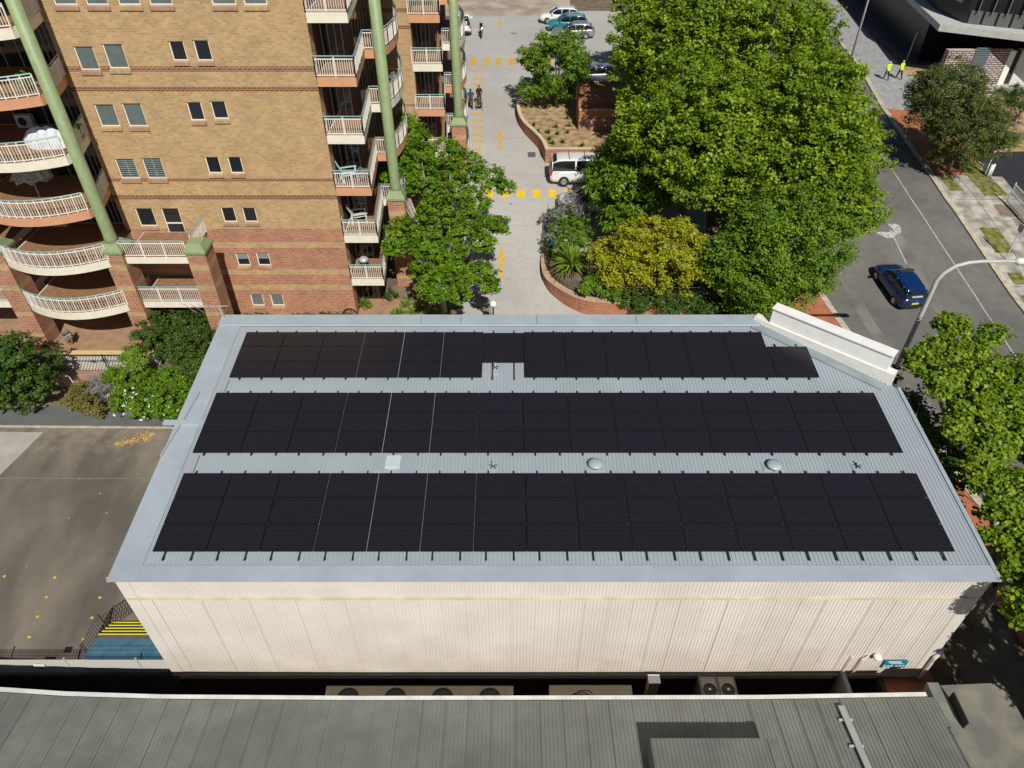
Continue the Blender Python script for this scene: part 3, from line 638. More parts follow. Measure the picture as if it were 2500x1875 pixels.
# other walls
M().box(FX1-.3, FX1, YF+.003, YF+.75, -.2, 22).build('return_wall', mBrick, apt); M().box(FX0, FX0+.3, YF+.003, YF+1.1, -.2, 22).build('return_wall', mBrick, apt)
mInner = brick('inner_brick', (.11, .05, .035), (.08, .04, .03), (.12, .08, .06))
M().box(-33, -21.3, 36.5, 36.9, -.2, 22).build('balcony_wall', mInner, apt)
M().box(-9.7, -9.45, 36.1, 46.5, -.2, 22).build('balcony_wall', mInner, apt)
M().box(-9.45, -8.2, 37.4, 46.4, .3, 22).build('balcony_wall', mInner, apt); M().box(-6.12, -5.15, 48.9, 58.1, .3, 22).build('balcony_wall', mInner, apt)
M().box(-9.45, -6.12, 46.5, 46.8, -.2, 22).build('side_wall', mBrick, apt)
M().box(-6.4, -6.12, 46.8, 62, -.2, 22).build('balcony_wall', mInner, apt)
M().box(-6.12, -5.0, 58.2, 58.6, -.2, 22).build('side_wall', mBrick, apt)
M().box(-6.4, -6.12, 62, 72, -.2, 22).build('side_wall', mBrick, apt)
M().box(-33, -6.4, 36.9, 72, 21.8, 22).build('roof', mSlab, apt)
# --- balconies
def railing(path, z, par, solid_from=None, h=.95):
    mm = M(); hr = M()
    tot = 0
    for (a, b) in zip(path, path[1:]):
        a = Vector(a); b = Vector(b); Ls = (b-a).length
        if Ls < 1e-3: continue
        u = (b-a)/Ls; nn = Vector((-u.y, u.x)); n = max(1, int(Ls/.105))
        for k in range(n+1):
            p = a+u*(Ls*k/n); r = .0125; mm.box(p.x-r, p.x+r, p.y-r, p.y+r, z+.10, z+h-.13)
        npost = max(1, round(Ls/1.15))
        for k in range(npost+1):
            if Ls < .8 and k == 0: continue
            p = a+u*(Ls*k/npost); r = .024; mm.box(p.x-r, p.x+r, p.y-r, p.y+r, z, z+h-.02)
        for zz, r in ((z+.10, .018), (z+h-.13, .02)):
            q = [a+nn*r, b+nn*r, b-nn*r, a-nn*r]; mm.prism([tuple(v) for v in q], zz-r, zz+r)
    hr.tube([(p[0], p[1], z+h) for p in path], .032, 6)
    mm.build('railing', mRail, par); hr.build('handrail', mTeal, par)
def balcony(poly, path, k, m, zs_=3.28, rail=True, th=.43, tile=True):
    z1 = zs_+2.79*k; b = M().prism(poly, z1-th, z1).build('balcony', m, apt)
    if tile:
        cx = sum(p[0] for p in poly)/len(poly); cy = sum(p[1] for p in poly)/len(poly)
        q = [(cx+(p[0]-cx)*.97, cy+(p[1]-cy)*.96) for p in poly]; M().prism(q, z1, z1+.012).build('floor_tiles', mTile, b)
    if rail: railing(path, z1+.0, b)
    return b
def arc(x0, x1, y, sag, n=14):
    out = []
    for i in range(n+1):
        x = x0+(x1-x0)*i/n; t = 2*i/n-1; out.append((x, y-sag*(1-t*t)))
    return out
LA = arc(-26.45, -21.05, 32.42, .88)
colour = {0: mCream, 1: mCream, 2: mOrange, 3: mCream, 4: mOrange, 5: mCream, 6: mOrange}
for k in range(7):
    if k < 2:
        balcony(LA+[(-21.05, 36.5), (-26.45, 36.5)], LA, k, colour[k])
        balcony([(-20.4, 32.62), (-17.0, 32.62), (-17.0, YF-.01), (-20.4, YF-.01)], [(-20.4, 32.66), (-17.0, 32.66)], k, mCream, th=.36)
        balcony([(-31.5, 32.62), (-27.25, 32.62), (-27.25, 36.5), (-31.5, 36.5)], [(-31.5, 32.66), (-27.25, 32.66)], k, mCream, th=.36)
    else:
        poly = LA+[(-20.85, 33.3), (-21.33, YF-.02), (-21.36, 36.5), (-27.3, 36.5), (-27.3, 33.3)]
        balcony(poly, LA, k, colour[k]); bb_ = [o for o in apt.children if o.name.startswith('balcony') and not o.name.startswith('balcony_')][-1]
        railing([(-20.78, 33.45), (-21.28, YF-.1)], 3.28+2.79*k, bb_)
        if k > 1: balcony([(-33, 32.62), (-27.6, 32.62), (-27.6, 36.5), (-33, 36.5)], [(-33, 32.66), (-27.6, 32.66)], k, colour[k], th=.36)
railing([(-16.95, 33.4), (-16.9, YF-.05)], 3.28+2.79, apt.children[-1])
RPOLY = [(-9.25, 34.95), (-7.38, 34.95), (-7.70, 39.4), (-7.2, 39.4), (-6.78, 39.6), (-6.55, 40.4), (-6.40, 41.4), (-6.36, 42.4), (-6.45, 43.6), (-6.62, 44.7), (-6.9, 45.6)]
for off, tag_ in (((0, 0), 'R'), ((3.05, 11.5), 'S')):
    P = [(x+off[0], y+off[1]) for x, y in RPOLY]
    for k in range(7):
        poly = P+[(-9.3+off[0], P[-1][1])]
        if tag_ == 'R' and k == 0: poly = P[:3]+[(-9.3, 39.4)]; path = P[:3]
        else: path = P
        balcony(poly, [(P[0][0]-.05, P[0][1]+.45)]+path if tag_ == 'R' else path, k, colour[k])
    # behind the step of each balcony
cols = M
for (x, y, z0, z1, pil) in ((-27.0, 32.85, 6.9, 22, 1), (-20.78, 32.85, 6.9, 22, 1), (-16.45, 32.85, None, None, 1), (-6.8, 38.95, 6.9, 22, 1), (-3.78, 50.55, 6.9, 22, 1)):
    zb = g(y)-.1
    pp = M().box(x-.49, x+.49, y-.45, y+.75, zb, 6.42).build('pillar', mPillar, apt)
    cm = M(); a = .56; b = .36
    cm.box(x-a, x+a, y-.52, y+.8, 6.42, 6.55)
    cm.add([(x-a, y-.52, 6.55), (x+a, y-.52, 6.55), (x+a, y+.8, 6.55), (x-a, y+.8, 6.55), (x-b, y-b, 6.95), (x+b, y-b, 6.95), (x+b, y+b, 6.95), (x-b, y+b, 6.95)],
           [(0, 1, 5, 4), (1, 2, 6, 5), (2, 3, 7, 6), (3, 0, 4, 7), (4, 5, 6, 7)])
    cm.build('capital', mGreen, pp)
    if z0: M().lathe((x, y, 0), [(.34, z0-.1), (.32, z0+.25), (.30, z0+.6), (.29, z1)], 24).build('column', mGreen, apt, True)
# glass doors on the shaded balcony walls
def sdoor(x0, x1, y, z, axis='y', h=2.1):
    mm = M(); mg = M(); n = 3
    for k in range(n+1):
        t = x0+(x1-x0)*k/n
        if axis == 'y': mm.box(t-.03, t+.03, y-.04, y, z, z+h)
        else: mm.box(y, y+.04, t-.03, t+.03, z, z+h)
    if axis == 'y':
        mm.box(x0, x1, y-.039, y-.001, z+h, z+h+.06); mg.box(x0, x1, y-.02, y-.012, z, z+h)
    else:
        mm.box(y+.001, y+.039, x0, x1, z+h, z+h+.06); mg.box(y+.012, y+.02, x0, x1, z, z+h)
    o = mm.build('sliding_door', mat('door_frame', (.30, .28, .25), .5, 0), apt); mg.build('pane', mGlass, o)
for k in range(-1, 6):
    z = 3.30+2.79*k if k >= 0 else .42
    sdoor(-25.4, -23.0, 36.5, z); sdoor(-22.7, -21.9, 36.5, z); sdoor(-30.6, -28.2, 36.5, z)
    sdoor(-9.3, -8.3, 37.4, z); sdoor(39.4, 41.8, -8.2, z, 'x'); sdoor(42.6, 45.4, -8.2, z, 'x'); sdoor(-6.05, -5.25, 48.9, z); sdoor(51, 54, -5.15, z, 'x')
# air conditioner boxes and odds and ends on balconies
def boxac(x, y, z, wh):
    t = thing('outdoor_unit', 'white outdoor air conditioner unit '+wh, 'air conditioner', (x, y, z)); M().box(x-.4, x+.4, y-.16, y+.16, z, z+.62).build('casing', mat('ac_white', (.62, .62, .58), .5, .05), t)
    M().lathe((x-.08, y-.17, z+.31), [(.22, 0), (.22, .012)], 20, 'y').build('grille', mBlack, t)
for k, wh in ((3, 'on the upper white curved balcony at far left'), (2, 'in the shade on the apricot curved balcony'), (1, 'under the apricot curved balcony, against the wall'), (0, 'on the lowest curved balcony, against the wall')):
    boxac(-25.6+.3*k, 36.1, 3.3+2.79*k, wh)
# ================================================================ PLANTS
def leafmat(name, c1, c2, c3=None, trans=.3, rough=.5):
    m = bpy.data.materials.new(name); m.use_nodes = True; n = m.node_tree.nodes; l = m.node_tree.links; b = n['Principled BSDF']
    b.inputs['Roughness'].default_value = rough; b.inputs['Specular IOR Level'].default_value = .35
    at = n.new('ShaderNodeAttribute'); at.attribute_name = 'tint'; r = n.new('ShaderNodeValToRGB'); e = r.color_ramp.elements
    e[0].color = (*c1, 1); e[1].color = (*c2, 1)
    if c3: e[1].position = .85; x = e.new(1.0); x.color = (*c3, 1)
    l.new(at.outputs['Fac'], r.inputs[0]); l.new(r.outputs[0], b.inputs['Base Color'])
    tr = n.new('ShaderNodeBsdfTranslucent'); mu = n.new('ShaderNodeMixRGB'); mu.blend_type = 'MULTIPLY'; mu.inputs[0].default_value = 1; mu.inputs[2].default_value = (1.5, 1.35, .5, 1)
    l.new(r.outputs[0], mu.inputs[1]); l.new(mu.outputs[0], tr.inputs[0])
    ms = n.new('ShaderNodeMixShader'); ms.inputs[0].default_value = trans; l.new(b.outputs[0], ms.inputs[1]); l.new(tr.outputs[0], ms.inputs[2])
    l.new(ms.outputs[0], n['Material Output'].inputs[0]); MATS[name] = m; return m
mL = {
 'lime': leafmat('plane_leaf', (.055, .13, .006), (.27, .39, .018), (.42, .46, .06)),
 'mid': leafmat('green_leaf', (.055, .135, .008), (.20, .33, .02), (.27, .36, .05)),
 'dark': leafmat('dark_leaf', (.030, .075, .010), (.09, .165, .020), (.13, .20, .05)),
 'rich': leafmat('rich_leaf', (.045, .125, .005), (.18, .31, .012), (.28, .40, .03)),
 'yellow': leafmat('golden_leaf', (.20, .26, .012), (.42, .42, .018), (.52, .40, .10)),
 'grey': leafmat('olive_leaf', (.06, .085, .02), (.15, .19, .045), (.32, .32, .15)),
 'silver': leafmat('silver_leaf', (.20, .21, .19), (.36, .36, .38), (.5, .5, .55)),
 'strap': leafmat('strap_leaf', (.10, .20, .015), (.26, .38, .05), (.35, .42, .10)),
 'dry': leafmat('dry_leaf', (.14, .12, .04), (.24, .22, .06), (.3, .22, .1)),
}
def leaves(name, clumps, n, size, m, parent, flat=.45, per=26, aspect=.55, fill=.22, sub=.34, droop=0.0, seedv=0, keep=None):
    """clumps: (x,y,z,rx,ry,rz) puffs; leaves gather in twig tufts over the puffs"""
    R = np.random.default_rng(seedv+17); C = np.array(clumps, float)
    area = (C[:, 3]*C[:, 4]+C[:, 3]*C[:, 5]+C[:, 4]*C[:, 5]); pr = area/area.sum()
    nt_ = max(6, int(n/per)); ci = R.choice(len(C), nt_, p=pr)
    d = R.normal(size=(nt_, 3)); d /= np.linalg.norm(d, axis=1)[:, None]
    rad_ = R.uniform(.80, 1.06, nt_); inner = R.random(nt_) < fill; rad_[inner] = R.uniform(.3, .8, inner.sum())
    T = C[ci, :3]+d*C[ci, 3:6]*rad_[:, None]
    # drop tufts buried deep inside another puff
    ok = np.ones(nt_, bool)
    for c in C:
        q = (((T-c[:3])/c[3:6])**2).sum(1); ok &= ~((q < .30) & ~inner)
    T, d, ci = T[ok], d[ok], ci[ok]; tt = R.random(len(T)); tr_ = R.uniform(.6, 1.35, len(T))*sub
    k = R.integers(0, len(T), n); o = R.normal(size=(n, 3)); o /= np.linalg.norm(o, axis=1)[:, None]; o *= (R.random(n)**.45)[:, None]*tr_[k][:, None]; o[:, 2] *= .65
    P = T[k]+o; tint = np.clip(.62*tt[k]+.38*R.random(n)+.12*o[:, 2]/sub, 0, 1)
    N = R.normal(size=(n, 3))*1.0; N[:, 2] = np.abs(N[:, 2]); N += np.array([0, 0, flat*2])+d[k]*.6; N /= np.linalg.norm(N, axis=1)[:, None]
    A = R.normal(size=(n, 3))+o*2.2/sub; A[:, 2] -= droop; A -= N*(A*N).sum(1)[:, None]; A /= np.linalg.norm(A, axis=1)[:, None]
    B = np.cross(N, A); L = (size*R.uniform(.65, 1.3, n))[:, None]; W = L*aspect
    v0 = P-A*L*.5; v1 = P+B*W*.5-N*L*.06; v2 = P+A*L*.5-N*L*.12; v3 = P-B*W*.5-N*L*.06
    co = np.stack([v0, v1, v2, v3], 1).reshape(-1, 3)
    return leafmesh(name, co, tint, m, parent)
def leafmesh(name, co, tint, m, parent):
    n = len(co)//4; off = np.array(parent['_o']) if parent is not None and parent.get('_o') is not None else 0
    me = bpy.data.meshes.new(name); me.vertices.add(4*n); me.vertices.foreach_set('co', (co-off).astype(np.float32).ravel())
    me.loops.add(4*n); me.loops.foreach_set('vertex_index', np.arange(4*n, dtype=np.int32)); me.polygons.add(n)
    me.polygons.foreach_set('loop_start', np.arange(0, 4*n, 4, dtype=np.int32)); me.update(calc_edges=True)
    a = me.attributes.new('tint', 'FLOAT', 'FACE'); a.data.foreach_set('value', tint.astype(np.float32)); me.materials.append(m)
    o = bpy.data.objects.new(name, me); COL.objects.link(o)
    if parent is not None: o.parent = parent
    return o
def limbs(base, clumps, r, par, n=6, split=.35, mb=None, seedv=0):
    R = random.Random(seedv); mm = M(); b = Vector(base); cz = sum(c[2] for c in clumps)/len(clumps); cx = sum(c[0] for c in clumps)/len(clumps); cy = sum(c[1] for c in clumps)/len(clumps)
    f = b+(Vector((cx, cy, cz))-b)*split; f.x = b.x*.6+f.x*.4; f.y = b.y*.6+f.y*.4
    mm.tube([b, b+(f-b)*.5+Vector((R.uniform(-.1, .1), R.uniform(-.1, .1), 0)), f], [r*1.25, r, r*.85], 8)
    for c in R.sample(clumps, min(n, len(clumps))):
        e = Vector(c[:3])+Vector((R.uniform(-.3, .3), R.uniform(-.3, .3), c[5]*.5)); q = f+(e-f)*.5+Vector((R.uniform(-.3, .3), R.uniform(-.3, .3), .35))
        mm.tube([f, q, e], [r*.6, r*.36, r*.10], 6)
        for k in range(2):
            e2 = e+Vector((R.uniform(-1, 1)*c[3], R.uniform(-1, 1)*c[4], R.uniform(0, .5)*c[5])); mm.tube([q, e2], [r*.25, r*.06], 5)
    mm.build('trunk', mb or mBark, par, True)
def tree(name, label, cat, base, clumps, nl, size, leaf, r=.2, group=None, mb=None, seedv=0, nl_l=7, **kw):
    t = thing(name, label, cat, base, group=group); limbs(base, clumps, r, t, n=nl_l, mb=mb, seedv=seedv); leaves('crown', clumps, nl, size, mL[leaf], t, seedv=seedv, **kw); return t
def puffs(c, R3, n, r, sd):                # puffs spread over an uneven crown
    R = random.Random(sd); out = []
    for i in range(n):
        z = 1-2*(i+.5)/n; z = z*.9+.08; a = i*2.39996+R.uniform(-.4, .4); q = math.sqrt(max(0, 1-z*z)); k = R.uniform(.60, .92)
        rr_ = r*R.uniform(.6, 1.35); out.append((c[0]+R3[0]*q*math.cos(a)*k, c[1]+R3[1]*q*math.sin(a)*k, c[2]+R3[2]*z*k, rr_, rr_, rr_*.8))
    return out
def pxp(lst, zf, k=1.0, squash=.7):        # puffs surveyed one by one
    out = []
    for px, py, rp in lst:
        z = zf(px, py); x, y, _ = U(px, py, z); r = rp/FPX*(y*CT+(CH-z)*ST)*k; out.append((x, y, z, r, r, r*squash))
    return out
# --- tree beside the apartment building
l1 = [(985, 305, 34), (1012, 335, 38), (955, 385, 42), (1020, 385, 44), (1085, 375, 44), (1135, 405, 42), (1190, 432, 36), (1235, 455, 20), (965, 435, 30), (1040, 445, 42), (1100, 455, 44),
      (1160, 485, 36), (1060, 515, 40), (1130, 545, 42), (1195, 555, 38), (1222, 545, 20), (985, 565, 40), (1040, 595, 42), (1100, 605, 36), (1180, 590, 26), (962, 600, 26), (1050, 662, 42), (1110, 675, 40),
      (1175, 668, 34), (1062, 705, 36), (1120, 715, 28), (1195, 690, 26), (950, 360, 24)]
tree('broadleaf_tree', 'bright green spreading tree between the apartment balconies and the driveway', 'tree', (-4.2, 36.0, .1), pxp(l1, lambda x, y: 8.8-(y-300)/400*4.9-abs(x-1080)/400, 1.1), 44000, .17, 'rich', .2, sub=.26, aspect=.75, flat=.7, fill=.15, seedv=1, nl_l=16, mb=mat('pale_bark', (.36, .33, .28), .9, .25, 6))
# --- small tree in the brick planter
tree('planter_tree', 'small round dark green tree growing in the curved brick planter', 'tree', (3.9, 62.6, 3.4), puffs((3.75, 63.0, 6.7), (2.9, 2.9, 3.0), 20, .95, 3), 15000, .34, 'mid', .13, aspect=.3, droop=1.2, sub=.4, seedv=3)
# --- the row of plane trees and their neighbours
BIG = [('plane_tree', 'tall lime green plane tree shading the parked cars at the top', (11.6, 54.5, 2.4), (11.9, 54.2, 10.3), (4.7, 4.8, 4.3), 34, 1.55, 36000, .25, 'lime'),
       ('plane_tree', 'lime green plane tree nearest the paved street footpath, highest in the photo', (17.2, 52.8, 2.4), (17.4, 52.5, 10.6), (5.5, 5.0, 4.6), 36, 1.6, 38000, .25, 'lime'),
       ('plane_tree', 'broad bright plane tree in the middle of the big tree mass', (11.2, 42.8, 1.3), (11.4, 42.2, 8.6), (5.0, 4.8, 4.5), 40, 1.45, 44000, .23, 'lime'),
       ('plane_tree', 'bright plane tree overhanging the road beside the middle of the mass', (17.3, 42.6, 1.2), (17.4, 42.3, 8.8), (4.5, 4.6, 4.4), 36, 1.4, 40000, .23, 'lime'),
       ('plane_tree', 'far plane tree at the top edge behind the parked cars', (16.0, 66.5, 3.2), (15.6, 65.5, 10.8), (6.6, 5.5, 4.6), 36, 1.7, 30000, .30, 'lime'),
       ('street_tree', 'rounded plane tree reaching out over the road above the blue car', (18.4, 38.8, .4), (18.7, 38.8, 6.1), (2.4, 2.5, 2.6), 20, 1.0, 15000, .21, 'lime'),
       ('evergreen_tree', 'dense dark green tree between the golden tree and the road', (15.3, 36.2, 0), (15.3, 35.9, 4.2), (3.9, 2.9, 3.5), 34, 1.15, 34000, .17, 'mid'),
       ('evergreen_tree', 'dark green tree at the left of the big mass, behind the white van', (9.2, 46.6, 1.9), (9.7, 46.2, 6.6), (2.5, 2.6, 3.4), 20, 1.1, 13000, .28, 'mid')]
for i, (nm, lab, base, c, R3, n, r, nl, sz, lf) in enumerate(BIG):
    tree(nm, lab, 'tree', base, puffs(c, R3, int(n*1.5), r*.98, 30+i), int(nl*1.5), sz*.82, lf, .28, group='big trees between the driveway and the road', seedv=30+i, aspect=.8, sub=.42, fill=.25)
tree('mango_tree', 'long-leaved green tree just right of the white van', 'tree', (7.0, 42.9, 1.2), puffs((7.2, 42.4, 5.6), (2.5, 2.2, 2.9), 24, .85, 50), 15000, .36, 'rich', .14, aspect=.26, droop=1.0, sub=.4, seedv=50)
tree('golden_tree', 'wide golden yellow tree behind the curved brick garden wall', 'tree', (9.0, 38.0, .9), puffs((9.0, 37.6, 3.3), (3.5, 2.5, 2.3), 34, 1.0, 60), 30000, .20, 'yellow', .14, aspect=.5, sub=.34, seedv=60, fill=.15)
# --- trees at the street edge, lower right
l2 = [(2255, 885, 38), (2322, 792, 34), (2300, 860, 45), (2370, 855, 45), (2425, 812, 30), (2410, 920, 52), (2340, 930, 45), (2285, 945, 28), (2450, 975, 50), (2385, 1010, 50), (2480, 900, 45), (2340, 1045, 34), (2480, 1050, 50), (2425, 1085, 45), (2560, 960, 80), (2560, 1080, 80), (2398, 1130, 30)]
l3 = [(2405, 1165, 34), (2470, 1180, 45), (2450, 1250, 42), (2495, 1310, 45), (2500, 1400, 45), (2525, 1490, 55), (2580, 1220, 80), (2600, 1350, 90), (2620, 1480, 90), (2430, 1310, 20)]
tree('street_tree', 'bright green street tree beside the curved street light', 'tree', (19.2, 21.2, 0), pxp(l2, lambda x, y: 7.4-abs(y-950)/300), 36000, .16, 'lime', .2, group='street trees along the shed', seedv=70, aspect=.8, sub=.28, nl_l=12, fill=.1)
tree('street_tree', 'bright green street tree lower down at the right picture edge', 'tree', (18.0, 15.0, 0), pxp(l3, lambda x, y: 6.6), 24000, .155, 'lime', .2, group='street trees along the shed', seedv=71, aspect=.8, sub=.28, nl_l=8, fill=.1)
tree('street_tree', 'unseen tree added for its shade beyond the right picture edge, in front of the other two', 'tree', (19.5, 9.5, 0), puffs((19.6, 9.8, 6.0), (3.4, 4.0, 2.6), 24, 1.2, 75), 9000, .26, 'lime', .2, seedv=75)  # out of view, added to cast shade on the ground by the shed corner
tree('street_tree', 'unseen tree added for its shade beyond the right picture edge, closest to the camera', 'tree', (21.4, 5.6, 0), puffs((21.2, 5.8, 6.2), (3.2, 3.4, 2.6), 24, 1.2, 76), 8000, .28, 'lime', .2, seedv=76)  # second unseen tree, added to deepen the shade along the street edge
tree('street_tree', 'dark shaded bushy tree against the shed street corner', 'tree', (17.2, 24.3, 0), puffs((17.2, 21.5, 3.4), (1.5, 3.8, 1.8), 18, .9, 72), 9000, .18, 'dark', .12, seedv=72, aspect=.8)
# --- grey green tree, top right
tree('gum_tree', 'grey green tree on the verge by the red footpath, upper right', 'tree', (32.7, 53.4, 2.4), puffs((32.3, 53.6, 7.1), (3.1, 3.1, 2.3), 28, .95, 80), 24000, .26, 'grey', .16, aspect=.28, droop=.7, sub=.42, seedv=80, fill=.2)
tree('gum_tree', 'greener bushy tree just below the grey green one by the dark driveway', 'tree', (33.0, 51.3, 2.3), puffs((33.3, 51.0, 5.6), (3.2, 2.5, 2.2), 26, .9, 85), 22000, .2, 'grey', .13, aspect=.35, droop=.5, sub=.34, seedv=85)
p = G(2445, 310); tree('small_tree', 'small feathery dark tree beside the garden bed at the right edge', 'tree', (p[0]+1, p[1], p[2]), puffs((p[0]+1.2, p[1]+.4, p[2]+2.2), (1.7, 1.3, 1.0), 12, .6, 81), 4000, .26, 'dark', .07, aspect=.2, droop=.6, seedv=81)
# --- left: dark tree and the garden bed of bushes
tree('bushy_tree', 'rounded dark glossy tree at the left edge beside the lane', 'tree', (-26.4, 29.4, 0), puffs((-26.1, 28.1, 2.3), (2.3, 2.0, 2.2), 26, .85, 90), 17000, .17, 'dark', .12, seedv=90, aspect=.6, sub=.26)
def shrub(label, lst, z, n, size, leaf, sd, name='shrub', stems=True, group=None, **kw):
    cl = pxp(lst, lambda x, y: z, squash=.8); cx = sum(c[0] for c in cl)/len(cl); cy = sum(c[1] for c in cl)/len(cl); zb = g(cy)
    zb = kw.pop('zb', zb)
    t = thing(name, label, 'shrub', (cx, cy, zb), group=group)
    if stems:
        R = random.Random(sd); mm = M()
        for c in cl: mm.tube([(cx+R.uniform(-.15, .15), cy+R.uniform(-.15, .15), zb), ((cx+c[0])/2, (cy+c[1])/2, (zb+c[2])/2+.1), (c[0], c[1], c[2]+c[5]*.5)], [.045, .035, .015], 5)
        mm.build('stems', mBark, t)
    leaves('foliage', cl, n, size, mL[leaf], t, seedv=sd, **kw); return t
gb = 'bushes in the garden bed left of the shed'
shrub('big dark olive green bush against the terrace, behind the shed corner', [(370, 790, 38), (420, 780, 42), (475, 790, 42), (510, 785, 26), (400, 835, 45), (455, 850, 50), (500, 830, 32), (350, 830, 30), (480, 890, 35)], 1.7, 17000, .14, 'dark', 101, group=gb, sub=.22)
shrub('bright green flowering bush spreading toward the lane', [(285, 920, 30), (330, 930, 40), (385, 930, 42), (430, 930, 36), (300, 975, 32), (350, 985, 40), (405, 985, 42), (440, 960, 28), (430, 1010, 26), (265, 910, 18)], .8, 17000, .14, 'rich', 102, group=gb, sub=.2)
shrub('yellow leaved bush rising over the bright green one', [(318, 862, 20), (338, 880, 20), (305, 878, 14), (325, 898, 18)], 1.7, 3000, .17, 'strap', 103, group=gb, sub=.2, aspect=.35)
shrub('olive shrub beside the lane, left of the flowering bush', [(180, 975, 26), (215, 985, 28), (195, 950, 22), (240, 1000, 18)], .55, 4500, .13, 'dry', 104, group=gb, sub=.18)
shrub('pale wiry dry shrub behind the olive one', [(235, 930, 22), (255, 955, 20), (225, 955, 16)], .6, 1800, .2, 'silver', 105, group=gb, aspect=.1, sub=.25)
shrub('low clipped hedge tuft in front of the terrace kerb', [(215, 871, 10), (235, 872, 11), (255, 874, 9)], .7, 1600, .1, 'mid', 106, group=gb, sub=.12, zb=.4)
# white flowers of the bright bush
fb = [c for c in pxp([(345, 990, 44), (420, 1010, 26), (300, 960, 32), (290, 1000, 20)], lambda x, y: .95)]
leaves('flower', fb, 150, .09, per=3, m= leafmat('white_petal', (.7, .7, .66), (.85, .85, .8), None, .1), parent=[o for o in COL.objects if o.get('label', '').startswith('bright green flowering')][0], fill=0, sub=.1, aspect=1, seedv=5)
hb = 'low plants along the foot of the apartment wall'
for i, (px, rp, wh) in enumerate(((590, 20, 'leftmost of the low row'), (640, 16, 'left of the two lowest windows'), (735, 18, 'right of the two lowest windows'), (800, 20, 'between the windows and the black wheel'), (838, 16, 'beside the black wheel'))):
    shrub('small green plant at the apartment wall foot, '+wh, [(px-14, 772, rp*.7), (px+8, 770, rp*.8), (px+24, 774, rp*.6)], .45, 1300, .13, 'grey', 110+i, group=hb, sub=.13)
def spiky(label, x, y, z, n, L, leaf, sd, wid=.07, cat='plant', name='strappy_plant', up=.8, stem=0):
    R = np.random.default_rng(sd); t = thing(name, label, cat, (x, y, z)); co = []; ti = []
    if stem: M().tube([(x, y, z), (x+.05, y, z+stem)], [.09, .06], 7).build('stem', mBark, t)
    z0 = z+stem
    for i in range(n):
        a = R.uniform(0, 2*math.pi); e = R.uniform(.1, 1.45) if up > .5 else R.uniform(-.1, 1.1); l_ = L*R.uniform(.7, 1.15); d = np.array([math.cos(a)*math.cos(e), math.sin(a)*math.cos(e), math.sin(e)]); s_ = np.array([-math.sin(a), math.cos(a), 0])*wid/2
        p0 = np.array([x, y, z0]); p1 = p0+d*l_*.55; p2 = p0+d*l_+np.array([0, 0, -.3*l_*math.cos(e)]); tv = R.random()
        co += [p0-s_*.6, p0+s_*.6, p1+s_, p1-s_]; ti.append(tv); co += [p1-s_, p1+s_, p2+s_*.15, p2-s_*.15]; ti.append(min(1, tv+.1))
    leafmesh('leaves', np.array(co), np.array(ti), mL[leaf], t); return t
# strappy bed beside the courtyard
for i, (px, py) in enumerate(((975, 765), (990, 745), (1010, 762), (1030, 748), (1050, 765), (1000, 730), (1070, 770), (965, 775))):
    p = U(px, py, .35); t = spiky('clump of lime strap leaves beside the courtyard, %s from the left' % ORD[[2, 3, 5, 6, 7, 4, 8, 1][i]], p[0], p[1], .25, 90, .62, 'strap', 200+i, .05, name='agapanthus')
    t['group'] = 'agapanthus clumps beside the courtyard'
    if i in (1, 2, 3, 4):
        M().tube([(p[0], p[1], .3), (p[0]+.1, p[1], .95)], .01, 4).build('flower_stalk', mGreen, t)
        leaves('flower_head', [(p[0]+.1, p[1], .98, .1, .1, .1)], 60, .06, leafmat('blue_petal', (.22, .25, .5), (.4, .42, .7), None, .1), t, sub=.08, seedv=i) if 'blue_petal' not in MATS else leaves('flower_head', [(p[0]+.1, p[1], .98, .1, .1, .1)], 60, .06, MATS['blue_petal'], t, sub=.08, seedv=i)
# garden behind the curved wall
p = U(1395, 660, 1.6); spiky('spiky green cordyline behind the black railing of the curved wall', p[0], p[1]-.1, 1.1, 130, 1.5, 'strap', 230, .10, name='cordyline', stem=.9)
p = U(1345, 690, 1.2)
shrub('light green shrub above the cordyline beside the driveway', [(1375, 520, 26), (1410, 540, 30), (1370, 560, 28), (1400, 590, 32), (1365, 600, 22), (1430, 570, 24), (1420, 500, 20)], 2.6, 8000, .13, 'rich', 241, zb=1.1, sub=.2)
shrub('silvery grey shrub leaning over the driveway edge', [(1338, 535, 20), (1350, 560, 20), (1335, 575, 14), (1355, 520, 14)], 2.2, 2600, .13, 'silver', 242, zb=1.0, sub=.18, aspect=.3)
shrub('low yellow green shrub between the cordyline and the driveway', [(1385, 625, 20), (1410, 630, 18), (1440, 615, 16)], 1.7, 2600, .13, 'strap', 243, zb=1.1, sub=.16)
shrub('small dark shrub with purple leaves over the driveway edge', [(1335, 605, 14), (1345, 620, 12)], 1.6, 900, .11, 'dark', 244, zb=1.0, sub=.14)
shrub('flowering white bush hiding the white car', [(1385, 490, 26), (1420, 510, 24), (1370, 520, 18)], 3.6, 2600, .14, 'silver', 245, zb=1.7, sub=.22, aspect=.3)
shrub('green bush below the golden tree behind the railing', [(1450, 690, 22), (1475, 705, 18), (1500, 715, 18), (1430, 705, 14)], 1.8, 4200, .15, 'mid', 246, zb=1.1, sub=.2)
